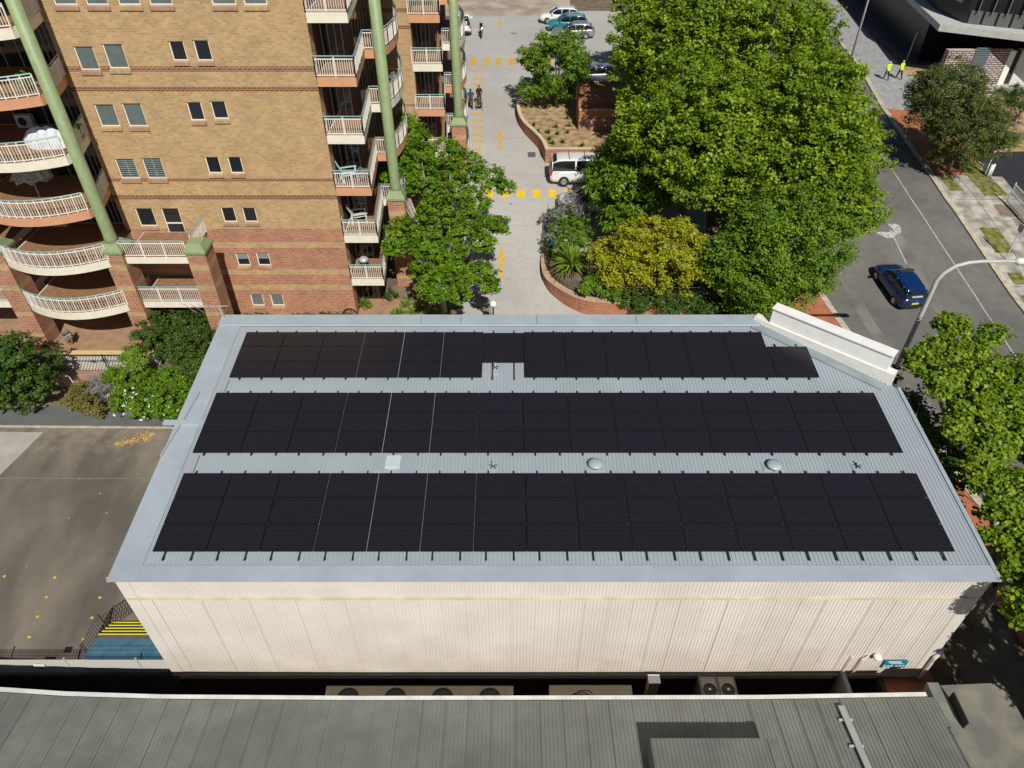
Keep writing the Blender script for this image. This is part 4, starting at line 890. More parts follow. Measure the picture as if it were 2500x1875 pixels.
for i, (px, py) in enumerate(((1560, 745), (1640, 752), (1720, 757), (1800, 757), (1860, 735))):
    shrub(['dark ground hedge under the golden tree, left end', 'dark ground hedge under the golden tree, second from left', 'dark ground hedge between the golden and dark trees', 'dark ground hedge under the dense dark tree', 'dark ground hedge under the tree edge by the road'][i], [(px-25, py-15, 24), (px+20, py-12, 24), (px, py, 20)], 1.3 if i < 3 else .6, 3200, .15, 'dark', 250+i, group='dark hedge plants under the trees', zb=.9 if i < 3 else 0, sub=.2)
# tufts in the planter
for i, (u, v) in enumerate(((540, 1070), (480, 1120), (555, 1135), (640, 1120), (490, 1180), (600, 1205), (515, 1210), (765, 1235), (650, 1060), (640, 1000), (395, 1110), (360, 1060))):
    p = U(1200+u*.2893, v*.2893, 3.45); t = spiky('small dark tuft in the bare soil of the curved planter, %s from the left' % ORD[[11, 5, 9, 10, 3, 8, 4, 12, 7, 6, 2, 1][i]], p[0], p[1], 3.42, 26, .42, 'dark', 300+i, .06, name='soil_tuft'); t['group'] = 'tufts in the curved planter'
# right side garden beds
for i, (px, py) in enumerate(((2440, 225), (2470, 235), (2460, 250), (2490, 262), (2360, 180), (2330, 172), (2305, 178), (2275, 176), (2385, 250), (2480, 215), (2455, 360), (2475, 350))):
    p = G(px, py); t = spiky('low tufted plant in the dry beds at the right, %s from the left' % ORD[[6, 8, 7, 12, 4, 3, 2, 1, 5, 11, 9, 10][i]], p[0], p[1], p[2], 60, .7 if i < 10 else 1.2, 'grey' if i < 10 else 'strap', 330+i, .07, name='garden_tuft'); t['group'] = 'tufts in the dry garden beds'
# dry leaf litter on the yard
p = [G(*q) for q in ((325, 1066), (392, 1050), (350, 1078), (385, 1075))]
ll = leaves('leaf_litter', [(-19.0, 25.1, .02, .5, .3, .03), (-18.4, 25.5, .02, .45, .4, .03), (-19.5, 24.9, .02, .35, .15, .02)], 900, .09, leafmat('fallen_leaf', (.45, .27, .09), (.7, .5, .2), (.75, .62, .3), .05), None, fill=.8, sub=.2, flat=2, seedv=9)
tag(ll, 'small heap of dry orange fallen leaves on the dark yard', 'leaf pile')
# ================================================================ VEHICLES
def paint(name, c, rough=.22, metal=.0):
    m = mat(name, c, rough, 0, metal=metal, spec=.6); m.node_tree.nodes['Principled BSDF'].inputs['Coat Weight'].default_value = .8; m.node_tree.nodes['Principled BSDF'].inputs['Coat Roughness'].default_value = .05; return m
mRedL = mat('tail_light_red', (.45, .01, .01), .2, 0); mAmber = mat('clear_lens', (.7, .7, .65), .1, 0); mPlate = mat('plate_yellow', (.75, .65, .08), .5, 0); mPlateW = mat('plate_white', (.7, .7, .65), .5, 0)
mGlassC = mat('car_glass', (.012, .014, .018), .04, 0, spec=.9); mTrim = mat('black_plastic', (.025, .025, .025), .6, 0); mRim = mat('alloy_rim', (.5, .5, .5), .3, 0, metal=.7)
def loft(mm, secs, caps=True):
    n = len(secs[0]); i0 = len(mm.v)
    vs = [p for s in secs for p in s]; fs = []
    for i in range(len(secs)-1):
        for k in range(n): fs.append((i*n+k, (i+1)*n+k, (i+1)*n+(k+1) % n, i*n+(k+1) % n))
    if caps: fs += [tuple(range(n)), tuple(range((len(secs)-1)*n, len(secs)*n))[::-1]]
    mm.add(vs, fs)
def interp(tab, x, c):
    for a, b in zip(tab, tab[1:]):
        if a[0] <= x <= b[0]:
            t = (x-a[0])/(b[0]-a[0]+1e-9); t2 = t*t*(3-2*t)*.35+t*.65; return a[c]+(b[c]-a[c])*t2
    return tab[0][c] if x < tab[0][0] else tab[-1][c]
def vehicle(name, label, cat, loc, rz, m, spec, group=None, fast=False):
    """spec: L length, W half width, body [(x, halfwidth, bottom, shoulder)], cab [(x, base w, base z, top w, top z)], wheels (xf, xr, radius)"""
    t = thing(name, label, cat, loc, rz, group, local=True); L = spec['L']; mm = M(); xs_ = np.linspace(-L/2, L/2, 25); secs = []
    for x in xs_:
        w_, zb, zs_ = (interp(spec['body'], x, c) for c in (1, 2, 3))
        half = [(w_*.86, zb), (w_*.97, zb+.10), (w_, zb+.28), (w_, zs_-.22), (w_*.975, zs_-.09), (w_*.90, zs_-.015), (w_*.5, zs_+.025)]
        secs.append([(x, y, z) for y, z in half]+[(x, -y, z) for y, z in half[::-1]])
    loft(mm, secs); body = mm.build('body', m, t, True)
    cab = spec['cab']; mm = M(); secs = []
    for x in np.linspace(cab[0][0], cab[-1][0], 23):
        wb, zb, wt, zt = (interp(cab, x, c) for c in (1, 2, 3, 4)); zt = max(zt, zb+.01)
        half = [(wb, zb-.04), (wt+(wb-wt)*.35, zb+(zt-zb)*.62), (wt, zt-.05), (wt*.9, zt-.012), (wt*.5, zt+.01)]
        secs.append([(x, y, z) for y, z in half]+[(x, -y, z) for y, z in half[::-1]])
    loft(mm, secs); mm.build('windows', mGlassC, t, True)
    # painted roof and pillars over the glass
    r0, r1 = spec['roof']; mm = M(); secs = []
    for x in np.linspace(r0, r1, 9):
        wb, zb, wt, zt = (interp(cab, x, c) for c in (1, 2, 3, 4)); e = .012
        half = [(wt+.045, zt-.09), (wt+.02, zt-.02), (wt*.93, zt+e), (wt*.5, zt+.03)]
        secs.append([(x, y, z) for y, z in half]+[(x, -y, z) for y, z in half[::-1]])
    loft(mm, secs); mm.build('roof', m, t, True)
    for xb, xt in spec['pillars']:
        for s_ in (1, -1):
            mm = M()
            wb, zb = interp(cab, xb, 1), interp(cab, xb, 2); wt, zt = interp(cab, xt, 3), interp(cab, xt, 4)
            mm.tube([(xb, s_*(wb+.005), zb-.03), ((xb+xt)/2, s_*(wt+(wb-wt)*.42+.012), (zb+zt)/2+.03), (xt, s_*(wt+.012), zt-.05)], .038, 6); mm.build('pillar', m, t, True)
    xf, xr, R_ = spec['wheels']
    for x in (xf, xr):
        for s_ in (1, -1):
            W = interp(spec['body'], x, 1); y = s_*(W-.085)
            a = M(); a.lathe((x, s_*(W-.02), R_+.01), [(R_*1.13, -.05), (R_*1.13, .028)] if False else [(R_*1.12, -.04*1), (R_*1.12, .014)], 24, 'y'); a.build('wheel_arch', mTrim, t)
            wh = M(); wh.lathe((x, y, R_), [(R_*.62, -.1), (R_*.97, -.1), (R_, -.06), (R_, .07*1), (R_*.95, .12), (R_*.66, .125), (R_*.6, .09)] if s_ > 0 else [(R_*.6, -.09), (R_*.66, -.125), (R_*.95, -.12), (R_, -.07), (R_, .06), (R_*.97, .1), (R_*.62, .1)], 24, 'y'); w2 = wh.build('wheel', mTyre, t, True)
            rm = M()
            for k in range(7):
                an = k*2*math.pi/7; rm.add([(x+math.cos(an+q)*rr1*R_, y+s_*.118, R_+math.sin(an+q)*rr1*R_) for rr1, q in ((.12, -.6), (.12, .6), (.62, .17), (.62, -.17))], [(0, 1, 2, 3) if s_ < 0 else (3, 2, 1, 0)])
            rm.lathe((x, y+s_*.112, R_), [(R_*.68, -.012), (R_*.60, .012)] if s_ > 0 else [(R_*.60, -.012), (R_*.68, .012)], 24, 'y'); rm.build('rim', mRim, w2)
    h = interp(spec['body'], -L/2, 3); W = spec['body'][0][1]; xb = -L/2
    for s_ in (1, -1):
        o = M(); zl = spec.get('tail', (h-.30, h-.12)); o.box(xb+.0, xb+.22, min(s_*(W-.24), s_*(W+.045)), max(s_*(W-.24), s_*(W+.045)), *zl)
        o.build('tail_light', mRedL, t)
        wf = spec['body'][-1][1]; hf = interp(spec['body'], L/2, 3); o = M(); o.box(L/2-.26, L/2-.005, min(s_*(wf-.30), s_*(wf+.06)), max(s_*(wf-.30), s_*(wf+.06)), hf-.26, hf-.12); o.build('headlight', mAmber, t)
        mx = spec['mirror']; W2 = interp(spec['body'], mx, 1); M().box(mx-.06, mx+.08, min(s_*(W2-.06), s_*(W2+.2)), max(s_*(W2-.06), s_*(W2+.2)), interp(cab, mx, 2)+.0, interp(cab, mx, 2)+.16).build('mirror', m, t)
    pl = M().box(xb-.02, xb+.03, -.22, .22, .62*h, .62*h+.12).build('number_plate', spec.get('plate', mPlateW), t)
    M().box(xb-.015, xb+.15, -W*.9, W*.9, spec['body'][0][2]-.0, spec['body'][0][2]+.16).build('rear_bumper', mTrim, t)
    if spec.get('rails'):
        for s_ in (1, -1):
            wt = cab[len(cab)//2][3]; zt = max(c[4] for c in cab); M().tube([(r0+.2, s_*(wt-.06), zt+.0), (r0+.3, s_*(wt-.06), zt+.06), (r1-.3, s_*(wt-.06), zt+.06), (r1-.2, s_*(wt-.06), zt+.0)], .012, 6).build('roof_rail', mGalv, t)
    return t
HATCH = dict(L=4.2, body=[(-2.1, .74, .30, .93), (-1.9, .84, .24, .98), (-1.2, .88, .2, .98), (0, .89, .2, .95), (1.0, .88, .2, .92), (1.6, .85, .22, .84), (1.95, .76, .26, .72), (2.1, .62, .3, .62)],
             cab=[(-2.02, .72, .96, .60, 1.0), (-1.72, .80, .98, .58, 1.38), (-1.3, .83, .98, .60, 1.46), (-.3, .84, .96, .61, 1.49), (.35, .83, .94, .60, 1.42), (1.15, .76, .92, .62, .95)], roof=(-1.78, .28), pillars=[(-1.95, -1.72), (-.35, -.38), (1.1, .35), (-1.3, -1.25)], wheels=(1.3, -1.28, .32), mirror=.75, plate=mPlate)
SEDAN = dict(L=4.65, body=[(-2.32, .72, .32, .92), (-2.1, .83, .26, .98), (-1.2, .88, .2, .96), (0, .89, .2, .93), (1.2, .88, .2, .90), (1.9, .83, .22, .80), (2.2, .74, .26, .70), (2.32, .62, .3, .62)],
             cab=[(-1.75, .70, .95, .62, .98), (-1.1, .80, .96, .58, 1.36), (-.5, .83, .95, .60, 1.43), (.3, .83, .93, .59, 1.38), (1.15, .74, .90, .62, .93)], roof=(-1.15, .28), pillars=[(-1.65, -1.08), (-.3, -.35), (1.1, .3)], wheels=(1.42, -1.38, .32), mirror=.8)
WAGON = dict(SEDAN, cab=[(-2.2, .70, .95, .62, 1.0), (-1.95, .76, .96, .58, 1.36), (-1.2, .82, .96, .62, 1.46), (.2, .83, .94, .61, 1.44), (1.15, .74, .91, .62, .93)], roof=(-2.0, .2), pillars=[(-2.1, -1.95), (-1.1, -1.1), (-.2, -.25), (1.1, .22)], rails=True)
SUV = dict(L=4.5, body=[(-2.25, .76, .38, 1.05), (-2.05, .88, .30, 1.10), (0, .92, .28, 1.08), (1.2, .91, .28, 1.06), (1.8, .87, .3, .98), (2.1, .78, .34, .88), (2.25, .66, .38, .80)],
           cab=[(-2.15, .72, 1.08, .64, 1.12), (-1.9, .80, 1.10, .64, 1.56), (-1.0, .86, 1.10, .66, 1.66), (.3, .86, 1.08, .65, 1.62), (1.15, .78, 1.05, .66, 1.08)], roof=(-1.95, .28), pillars=[(-2.05, -1.9), (-1.1, -1.1), (-.2, -.25), (1.1, .32)], wheels=(1.38, -1.35, .36), mirror=.85, rails=True)
VAN = dict(L=5.12, body=[(-2.56, .84, .36, 1.12), (-2.45, .92, .28, 1.16), (-1.5, .95, .24, 1.16), (1.0, .95, .24, 1.14), (1.8, .93, .26, 1.06), (2.3, .84, .3, .88), (2.56, .70, .34, .74)],
           cab=[(-2.50, .84, 1.14, .70, 1.6), (-2.38, .88, 1.16, .72, 1.84), (-1.5, .90, 1.16, .75, 1.93), (.7, .90, 1.14, .74, 1.92), (1.25, .88, 1.12, .70, 1.72), (2.1, .78, 1.0, .66, 1.04)], roof=(-2.45, 1.0), pillars=[(-2.44, -2.4), (-.75, -.75), (-.70, -.70), (.62, .66), (.68, .70), (1.95, 1.2)], wheels=(1.65, -1.55, .345), mirror=1.35, tail=(.78, 1.12))
UTE = dict(L=5.1, body=[(-2.55, .86, .45, 1.12), (-2.4, .92, .40, 1.14), (-.6, .93, .35, 1.14), (0, .93, .33, 1.12), (1.2, .92, .33, 1.08), (1.9, .89, .35, 1.02), (2.35, .80, .4, .90), (2.55, .68, .42, .84)],
           cab=[(-.75, .80, 1.12, .66, 1.2), (-.55, .84, 1.12, .66, 1.66), (.2, .86, 1.12, .67, 1.72), (.7, .85, 1.10, .65, 1.64), (1.4, .76, 1.06, .64, 1.1)], roof=(-.55, .62), pillars=[(-.7, -.55), (.1, .1), (1.35, .66)], wheels=(1.6, -1.5, .38), mirror=1.05, tail=(.85, 1.1))
pWhite = paint('van_white', (.78, .78, .76)); pBlue = paint('deep_blue', (.003, .032, .13), .2, .2); pTeal = paint('teal_paint', (.02, .22, .24)); pSil = paint('silver_paint', (.35, .36, .38), .25, .5); pDk = paint('dark_grey_paint', (.05, .055, .07), .2, .3)
# blue hatchback on the road
vehicle('hatchback', 'dark blue hatchback driving up the road, seen from behind', 'car', (24.35, 38.1, g(38.1)+.035), math.pi/2+rad(7), pBlue, HATCH).rotation_euler.y = -math.atan(2.2/12*.75)
cc = [o for o in COL.objects if o.name == 'hatchback'][0]; cc.scale = (.92, 1, 1)
M().box(-2.03, -1.93, -.34, .34, 1.05, 1.12).build('rear_wiper', mGalv, cc); M().box(-1.96, -1.80, -.55, .55, 1.42, 1.47).build('rear_spoiler', pBlue, cc); M().lathe((-2.10, 0, .86), [(.045, -.02), (.045, .02)], 14, 'x').build('badge', mChrome, cc)
vn = vehicle('passenger_van', 'white passenger van parked nose in under the trees', 'van', (5.35, 50.15, 2.31), 0, pWhite, VAN, 'cars parked along the right of the driveway')
M().box(-2.3, -.86, -.925, -.905, 1.0, 1.03).build('door_track', mTrim, vn)
for x in (-1.2, -.05): M().box(x-.02, x+.02, -.72, .72, 1.945, 1.99).build('roof_rack_bar', mTrim, vn)
vehicle('parked_car', 'white parked car half hidden behind the flowering bush below the van', 'car', (5.5, 46.3, g(46.3)+.02), math.pi, pWhite, SUV, 'cars parked along the right of the driveway')
vehicle('parked_car', 'dark silver sedan parked just above the brick planter block', 'car', (7.0, 66.6, g(66.6)+.02), math.pi, pDk, SEDAN, 'cars parked along the right of the driveway')
vehicle('parked_car', 'shiny pale car in the shade behind the small planter tree', 'car', (7.6, 70.0, g(70)+.02), math.pi, pSil, WAGON, 'cars parked along the right of the driveway')
vehicle('parked_car', 'teal car parked between the white and the silver cars at the top', 'car', (6.25, 87.4, 3.32), math.pi, pTeal, SUV, 'cars parked along the right of the driveway')
vehicle('parked_car', 'silver wagon parked just above the small planter tree', 'car', (6.7, 84.5, 3.32), math.pi, pSil, WAGON, 'cars parked along the right of the driveway')
vehicle('parked_car', 'white car at the top with its bonnet in the sun', 'car', (5.5, 90.6, 3.32), math.pi, pWhite, SUV, 'cars parked along the right of the driveway')
ut = vehicle('utility_truck', 'white utility truck parked behind the upper right balconies', 'truck', (-5.55, 87.0, 3.32), math.pi/2+rad(3), pWhite, UTE)
M().box(-2.5, -.8, -.84, .84, 1.12, 1.16).build('tray_cover', mTrim, ut)
# motorcycle and trolley on the driveway
def moto(loc, rz):
    t = thing('motorcycle', 'black motorcycle standing on the driveway beside the white truck', 'motorcycle', loc, rz, local=True)
    for x in (.7, -.7): M().lathe((x, 0, .31), [(.22, -.05), (.31, -.05), (.31, .05), (.22, .05)], 20, 'y').build('wheel', mTyre, t, True)
    M().box(-.3, .35, -.16, .16, .28, .62).build('engine', mTrim, t); mm = M(); loft(mm, [[(x, w_, z0), (x, w_, z1), (x, -w_, z1), (x, -w_, z0)] for x, w_, z0, z1 in ((-.1, .12, .6, .8), (.15, .19, .6, .95), (.42, .12, .65, .9))]); mm.build('fuel_tank', mBlackP, t, True)
    mm = M(); loft(mm, [[(x, w_, z0), (x, w_, z1), (x, -w_, z1), (x, -w_, z0)] for x, w_, z0, z1 in ((-.85, .10, .72, .84), (-.4, .15, .68, .8), (-.05, .12, .66, .78))]); mm.build('seat', mBlack, t, True)
    M().tube([(.7, .06, .31), (.5, .08, .9), (.42, .08, 1.05)], .025).build('fork', mChrome, t); M().tube([(.35, .4, 1.1), (.45, .2, 1.08), (.45, -.2, 1.08), (.35, -.4, 1.1)], .02).build('handlebar', mBlack, t)
    M().lathe((.62, 0, .88), [(.02, -.05), (.1, 0), (.09, .05)], 12, 'x').build('headlight', mAmber, t, True); M().box(-1.05, -.72, -.17, .17, .85, 1.15).build('top_box', mBlackP, t)
mc_ = G(1175, 92); moto((mc_[0], mc_[1]+.3, 3.33), -math.pi/2+.05)
# ================================================================ PEOPLE
def person(label, loc, rz, shirt, trousers, hair, skin=(.42, .25, .17), stride=.25, arm=.3, hivis=None, H=1.76):
    t = thing('person', label, 'person', loc, rz, local=True)
    J = [((0, 0, .93), .13), ((0, 0, 1.12), .12), ((0, 0, 1.36), .135), ((0, 0, 1.47), .06), ((0.01, 0, 1.56), .075), ((.015, 0, 1.66), .10), ((.01, 0, 1.73), .07)]; E = [(0, 1), (1, 2), (2, 3), (3, 4), (4, 5), (5, 6)]
    for s_, st, ar in ((1, stride, -arm), (-1, -stride, arm)):
        b = len(J); J += [((0, s_*.10, .88), .10), ((st*.45, s_*.10, .50), .062), ((st-.06 if st > 0 else st*.9-.05, s_*.10, .10), .042), ((st+.08 if st > 0 else st+.05, s_*.11, .04), .04)]; E += [(0, b), (b, b+1), (b+1, b+2), (b+2, b+3)]
        c = len(J); J += [((0, s_*.19, 1.40), .06), ((ar*.45, s_*.24, 1.14), .043), ((ar+.06, s_*.24, .92), .034), ((ar+.08, s_*.235, .84), .035)]; E += [(2, c), (c, c+1), (c+1, c+2), (c+2, c+3)]
        # five fingers
        hb_ = c+3; base = J[hb_][0]
        for f in range(5):
            dx = (-.03+.015*f); d_ = len(J); ln = (.075, .085, .08, .065)[f] if f < 4 else .05
            J += [((base[0]+dx, base[1]-s_*.004*(f), base[2]-ln), .010)] if f < 4 else [((base[0]+.05, base[1]-s_*.02, base[2]-.03), .011)]; E += [(hb_, d_)]
    k = H/1.76
    me = bpy.data.meshes.new('body'); me.from_pydata([tuple(v*k for v in j[0]) for j in J], E, []); o = bpy.data.objects.new('body', me); COL.objects.link(o)
    md = o.modifiers.new('skin', 'SKIN'); o.modifiers.new('sub', 'SUBSURF').levels = 1
    for i, j in enumerate(J): me.skin_vertices[0].data[i].radius = (j[1]*k, j[1]*k*.92); me.skin_vertices[0].data[i].use_root = (i == 0)
    bpy.context.view_layer.update(); dg = bpy.context.evaluated_depsgraph_get(); m2 = bpy.data.meshes.new_from_object(o.evaluated_get(dg)); bpy.data.objects.remove(o)
    sk = mat('skin_%d' % int(skin[0]*100), skin, .6, 0); m2.materials.clear(); m2.materials.append(sk)
    for p in m2.polygons: p.use_smooth = True
    bd = bpy.data.objects.new('body', m2); COL.objects.link(bd); bd.parent = t
    def cloth(nm, test, off, m):           # clothing: the body surface pushed out a little
        bm = bmesh.new(); bm.from_mesh(m2); bm.normal_update()
        for v in bm.verts: v.co += v.normal*off
        bmesh.ops.delete(bm, geom=[f for f in bm.faces if not test(f.calc_center_median()/k)], context='FACES')
        q = bpy.data.meshes.new(nm); bm.to_mesh(q); bm.free(); q.materials.append(m)
        for p in q.polygons: p.use_smooth = True
        w_ = bpy.data.objects.new(nm, q); COL.objects.link(w_); w_.parent = t; return w_
    sh = cloth('shirt', lambda c: .86 < c.z < 1.49 and not (abs(c.y) > .17 and c.z < 1.12), .022, shirt)
    cloth('trousers', lambda c: (c.z < .96 and abs(c.y) < .18 and c.z > .09), .018, trousers)
    cloth('shoes', lambda c: c.z < .10, .014, mBlack)
    cloth('hair', lambda c: c.z > 1.655 or (c.z > 1.58 and c.x < -.02), .014, hair)
    if hivis:
        for zz in (1.0, 1.22): cloth('reflective_band', lambda c, zz=zz: abs(c.z-zz) < .03 and abs(c.y) < .17, .027, hivis)
    M().ball((.105*k, 0, 1.64*k), .018*k, 8).build('nose', sk, t)
    for s_ in (1, -1): M().ball((.085*k, s_*.035*k, 1.67*k), .011*k, 8).build('eye', mBlack, t); M().ball((.01, s_*.09*k, 1.65*k), .02*k, 8).build('ear', sk, t)
    return t
mHi = mat('hi_vis_yellow', (.55, .95, .01), .6, 0); mHi.node_tree.nodes['Principled BSDF'].inputs['Emission Color'].default_value = (.55, .95, .01, 1)
mHi.node_tree.nodes['Principled BSDF'].inputs['Emission Strength'].default_value = 0.0
mNavy = mat('navy_cloth', (.02, .025, .05), .8, 0); mShort = mat('black_cloth', (.015, .015, .015), .8, 0); mCap = mat('pale_cap', (.5, .48, .45), .7, 0); mDenim = mat('blue_shirt', (.03, .06, .12), .8, 0)
pa = G(2160, 198); pb = G(2189, 196)
person('person in yellow hi-vis shirt and long navy trousers, left of the walking pair', (pa[0], pa[1], pa[2]+.12), rad(100), mHi, mNavy, mCap, H=1.70)
person('person in a yellow hi-vis shirt and black shorts, walking at right of the pair', (pb[0]+.1, pb[1], pb[2]+.12), rad(105), mHi, mShort, mCap, stride=.3, H=1.70)
pc = G(1153, 266); pd = G(1170, 262)
person('person in dark clothes walking close to the balconies beside the yellow bars', (pc[0]-.1, pc[1], pc[2]+.02), rad(95), mDenim, mShort, mShort, H=1.74)
person('person in black pushing a wheeled trolley over the yellow bars', (pd[0], pd[1]+.5, pd[2]+.02), rad(-85), mShort, mShort, mShort, stride=.2, arm=.35, H=1.74)
tr = thing('shopping_trolley', 'small wheeled trolley pushed by the person in black', 'trolley', (pd[0]+.05, pd[1]-.45, pd[2]+.02))
x, y, z = pd[0]+.05, pd[1]-.45, pd[2]+.02
mm = M()
for zz in (.45, .65, .85):
    for a, b in (((-.25, -.35), (.25, -.35)), ((.25, -.35), (.25, .3)), ((.25, .3), (-.25, .3)), ((-.25, .3), (-.25, -.35))): mm.tube([(x+a[0], y+a[1], z+zz), (x+b[0], y+b[1], z+zz)], .014, 4)
for a in ((-.25, -.35), (.25, -.35), (.25, .3), (-.25, .3)): mm.tube([(x+a[0], y+a[1], z+.1), (x+a[0], y+a[1], z+.88)], .016, 4)
mm.box(x-.24, x+.24, y-.34, y+.28, z+.43, z+.46); mm.tube([(x-.25, y+.3, z+.88), (x-.25, y+.45, z+.98), (x+.25, y+.45, z+.98), (x+.25, y+.3, z+.88)], .016, 5); mm.build('frame', mChrome, tr)
for a in ((-.25, -.35), (.25, -.35), (.25, .3), (-.25, .3)): M().lathe((x+a[0], y+a[1], z+.06), [(.06, -.015), (.06, .015)], 10, 'x').build('wheel', mTyre, tr)
# ================================================================ GARDEN WALLS
mCapB = mat('wall_cap', (.50, .34, .24), .8, .12, 3)
def thickpath(path, w_):                   # offset a path to its left
    out = []
    for i, p in enumerate(path):
        a = Vector(path[max(0, i-1)]); b = Vector(path[min(len(path)-1, i+1)]); d_ = (b-a).normalized(); out.append((p[0]-d_.y*w_, p[1]+d_.x*w_))
    return out
def smoothp(P, it=2):
    for _ in range(it):
        Q = [P[0]]
        for a, b in zip(P, P[1:]): Q += [(a[0]*.75+b[0]*.25, a[1]*.75+b[1]*.25), (a[0]*.25+b[0]*.75, a[1]*.25+b[1]*.75)]
        P = Q+[P[-1]]
    return P
def wallalong(P, w_, z0, z1, name, m, par):
    Q = thickpath(P, w_); f0 = z0 if callable(z0) else (lambda x, y: z0); f1 = z1 if callable(z1) else (lambda x, y: z1)
    mm = M(); secs = [[(a[0], a[1], f0(*a)), (a[0], a[1], f1(*a)), (b[0], b[1], f1(*a)), (b[0], b[1], f0(*a))] for a, b in zip(P, Q)]
    loft(mm, secs); o = mm.build(name, m, par); bm = bmesh.new(); bm.from_mesh(o.data); bmesh.ops.recalc_face_normals(bm, faces=bm.faces); bm.to_mesh(o.data); bm.free(); return o
P = smoothp([G(*q)[:2] for q in ((1326, 600), (1321, 640), (1322, 668), (1328, 697), (1346, 720), (1388, 752), (1437, 772), (1560, 775), (1700, 775))])
gw = thing('garden_wall', 'low curved red brick wall round the garden below the golden tree', 'wall', (P[8][0], P[8][1], 0))
wallalong(P, .42, lambda x, y: g(y)-.1, 1.12, 'wall', mRedBrick, gw); wallalong([(a[0], a[1]) for a in thickpath(P, -.03)], .48, 1.12, 1.18, 'wall_cap', mCapB, gw)
inner = thickpath(P, .40)
struct(M().prism(inner+[(13.5, 44.5), (3.2, 45.0), (inner[0][0], 45.0)], .4, 1.08).build('garden_soil', bigdirt))
def fence(P, zf, h, label, m=mBlack, sp=.12, post=1.6, name='metal_fence', r=.009, cat='fence', rails=(.08, 1.0)):
    t = thing(name, label, cat, (P[0][0], P[0][1], zf(*P[0]))); mm = M(); pm = M(); acc = 0
    for a, b in zip(P, P[1:]):
        a = Vector(a); b = Vector(b); L_ = (b-a).length; n = max(1, int(L_/sp))
        for k in range(n):
            p = a+(b-a)*(k/n); z = zf(p.x, p.y); mm.box(p.x-r, p.x+r, p.y-r, p.y+r, z+.05, z+h)
        for q in rails: mm.tube([(a.x, a.y, zf(*a)+h*q), (b.x, b.y, zf(*b)+h*q)], r*1.6, 4)
        acc += L_
        if acc > post or a == Vector(P[0]):
            acc = 0; z = zf(*a); pm = M(); pm.box(a.x-.03, a.x+.03, a.y-.03, a.y+.03, z-.05, z+h+.08); pm.build('post', m, t)
    mm.build('bars', m, t); return t
fence(thickpath(P, .40), lambda x, y: 1.15, .85, 'black metal railing standing on the curved red brick garden wall')
q = [G(1336, 470)[:2], G(1337, 540)[:2], G(1333, 600)[:2], G(1330, 630)[:2]]; fence([q[3], q[2], q[1]], lambda x, y: g(y), 1.3, 'black metal fence along the driveway above the curved wall')
bx = thing('meter_box', 'small blue box among the shrubs beside the driveway fence', 'box', (*G(1348, 615)[:2], 1.1)); c_ = G(1348, 612); M().box(c_[0]-.16, c_[0]+.16, c_[1]-.1, c_[1]+.1, 1.05, 1.75).build('box', mat('box_blue', (.01, .06, .16), .5, 0), bx)
# railing and wall beside the courtyard
a = G(1123, 728); b = G(1206, 781); FP = [(a[0]+(b[0]-a[0])*k/6, a[1]+(b[1]-a[1])*k/6) for k in range(7)]; FP = [(-4.3+.0*k, 40.8-.0*k) for k in ()]+FP
fence([(x, y) for x, y in FP], lambda x, y: g(y)+.1, .95, 'black metal railing beside the globe lamp left of the driveway')
t = thing('garden_edging', 'low brick edging under the black railing left of the driveway', 'wall', (a[0], a[1], 0)); wallalong([(x-.02, y) for x, y in FP], .25, -.1, .22, 'edging', mRedBrick, t)
def globe(px, py, z, base, label):
    x, y, _ = U(px, py, z); t = thing('globe_lamp', label, 'lamp', (x, y, base)); M().lathe((x, y, 0), [(.08, base), (.05, base+.15), (.04, base+.3), (.035, z-.22), (.09, z-.2), (.09, z-.17)], 12).build('post', mBlack, t, True)
    M().ball((x, y, z), .20, 20).build('globe', mat('opal_globe', (.85, .85, .82), .25, 0), t, True)
globe(1204, 742, 2.35, .1, 'white globe lamp on a short black post by the shed roof edge'); globe(1441, 624, 3.3, 1.1, 'white globe lamp on a black post beside the golden tree')
# planter with the small tree
PP = smoothp([G(*q)[:2] for q in ((1325, 232), (1283, 240), (1262, 262), (1262, 290), (1275, 322), (1298, 345), (1322, 372), (1331, 398))], 2)
pl = thing('planter_wall', 'curved brick planter wall with a pale cap in the car park', 'wall', (PP[8][0], PP[8][1], 2.6))
wallalong(PP, .24, lambda x, y: g(y)-.1, 3.52, 'wall', mRedBrick, pl); wallalong(thickpath(PP, -.03), .3, 3.52, 3.58, 'wall_cap', mat('pale_cap_stone', (.62, .5, .36), .8, .1), pl)
e = PP[-1]; fw = [(e[0], e[1]), (e[0]+4.2, e[1])]
wallalong(fw, .24, 2.3, 3.52, 'wall', mRedBrick, pl); wallalong([(e[0]-.03, e[1]-.03), (e[0]+4.2, e[1]-.03)], .3, 3.521, 3.581, 'wall_cap', MATS['pale_cap_stone'], pl)
struct(M().prism(thickpath(PP, .1)+[(e[0]+6.5, e[1]+.1), (e[0]+6.5, 67.0)], 2.9, 3.40).build('planter_soil', mDirt))
bl = thing('brick_block', 'stepped red brick block with a ribbed grille behind the curved planter', 'wall', (6.6, 58, 3))
bx0_ = V(1410, 340, 57.2)[0]; bx1_ = bx0_+5.2
M().box(bx0_, bx1_, 57.2, 60.0, 2.5, 5.0).build('lower_block', mRedBrick, bl); M().box(bx0_-.02, bx1_, 57.17, 57.45, 5.0, 5.05).build('coping', MATS['pale_cap_stone'], bl)
M().box(bx0_, bx1_, 58.1, 62.0, 5.0, 5.65).build('upper_block', mRedBrick, bl); M().box(bx0_-.02, bx1_, 61.9, 62.1, 5.65, 5.72).build('coping', MATS['pale_cap_stone'], bl)
mm = M()
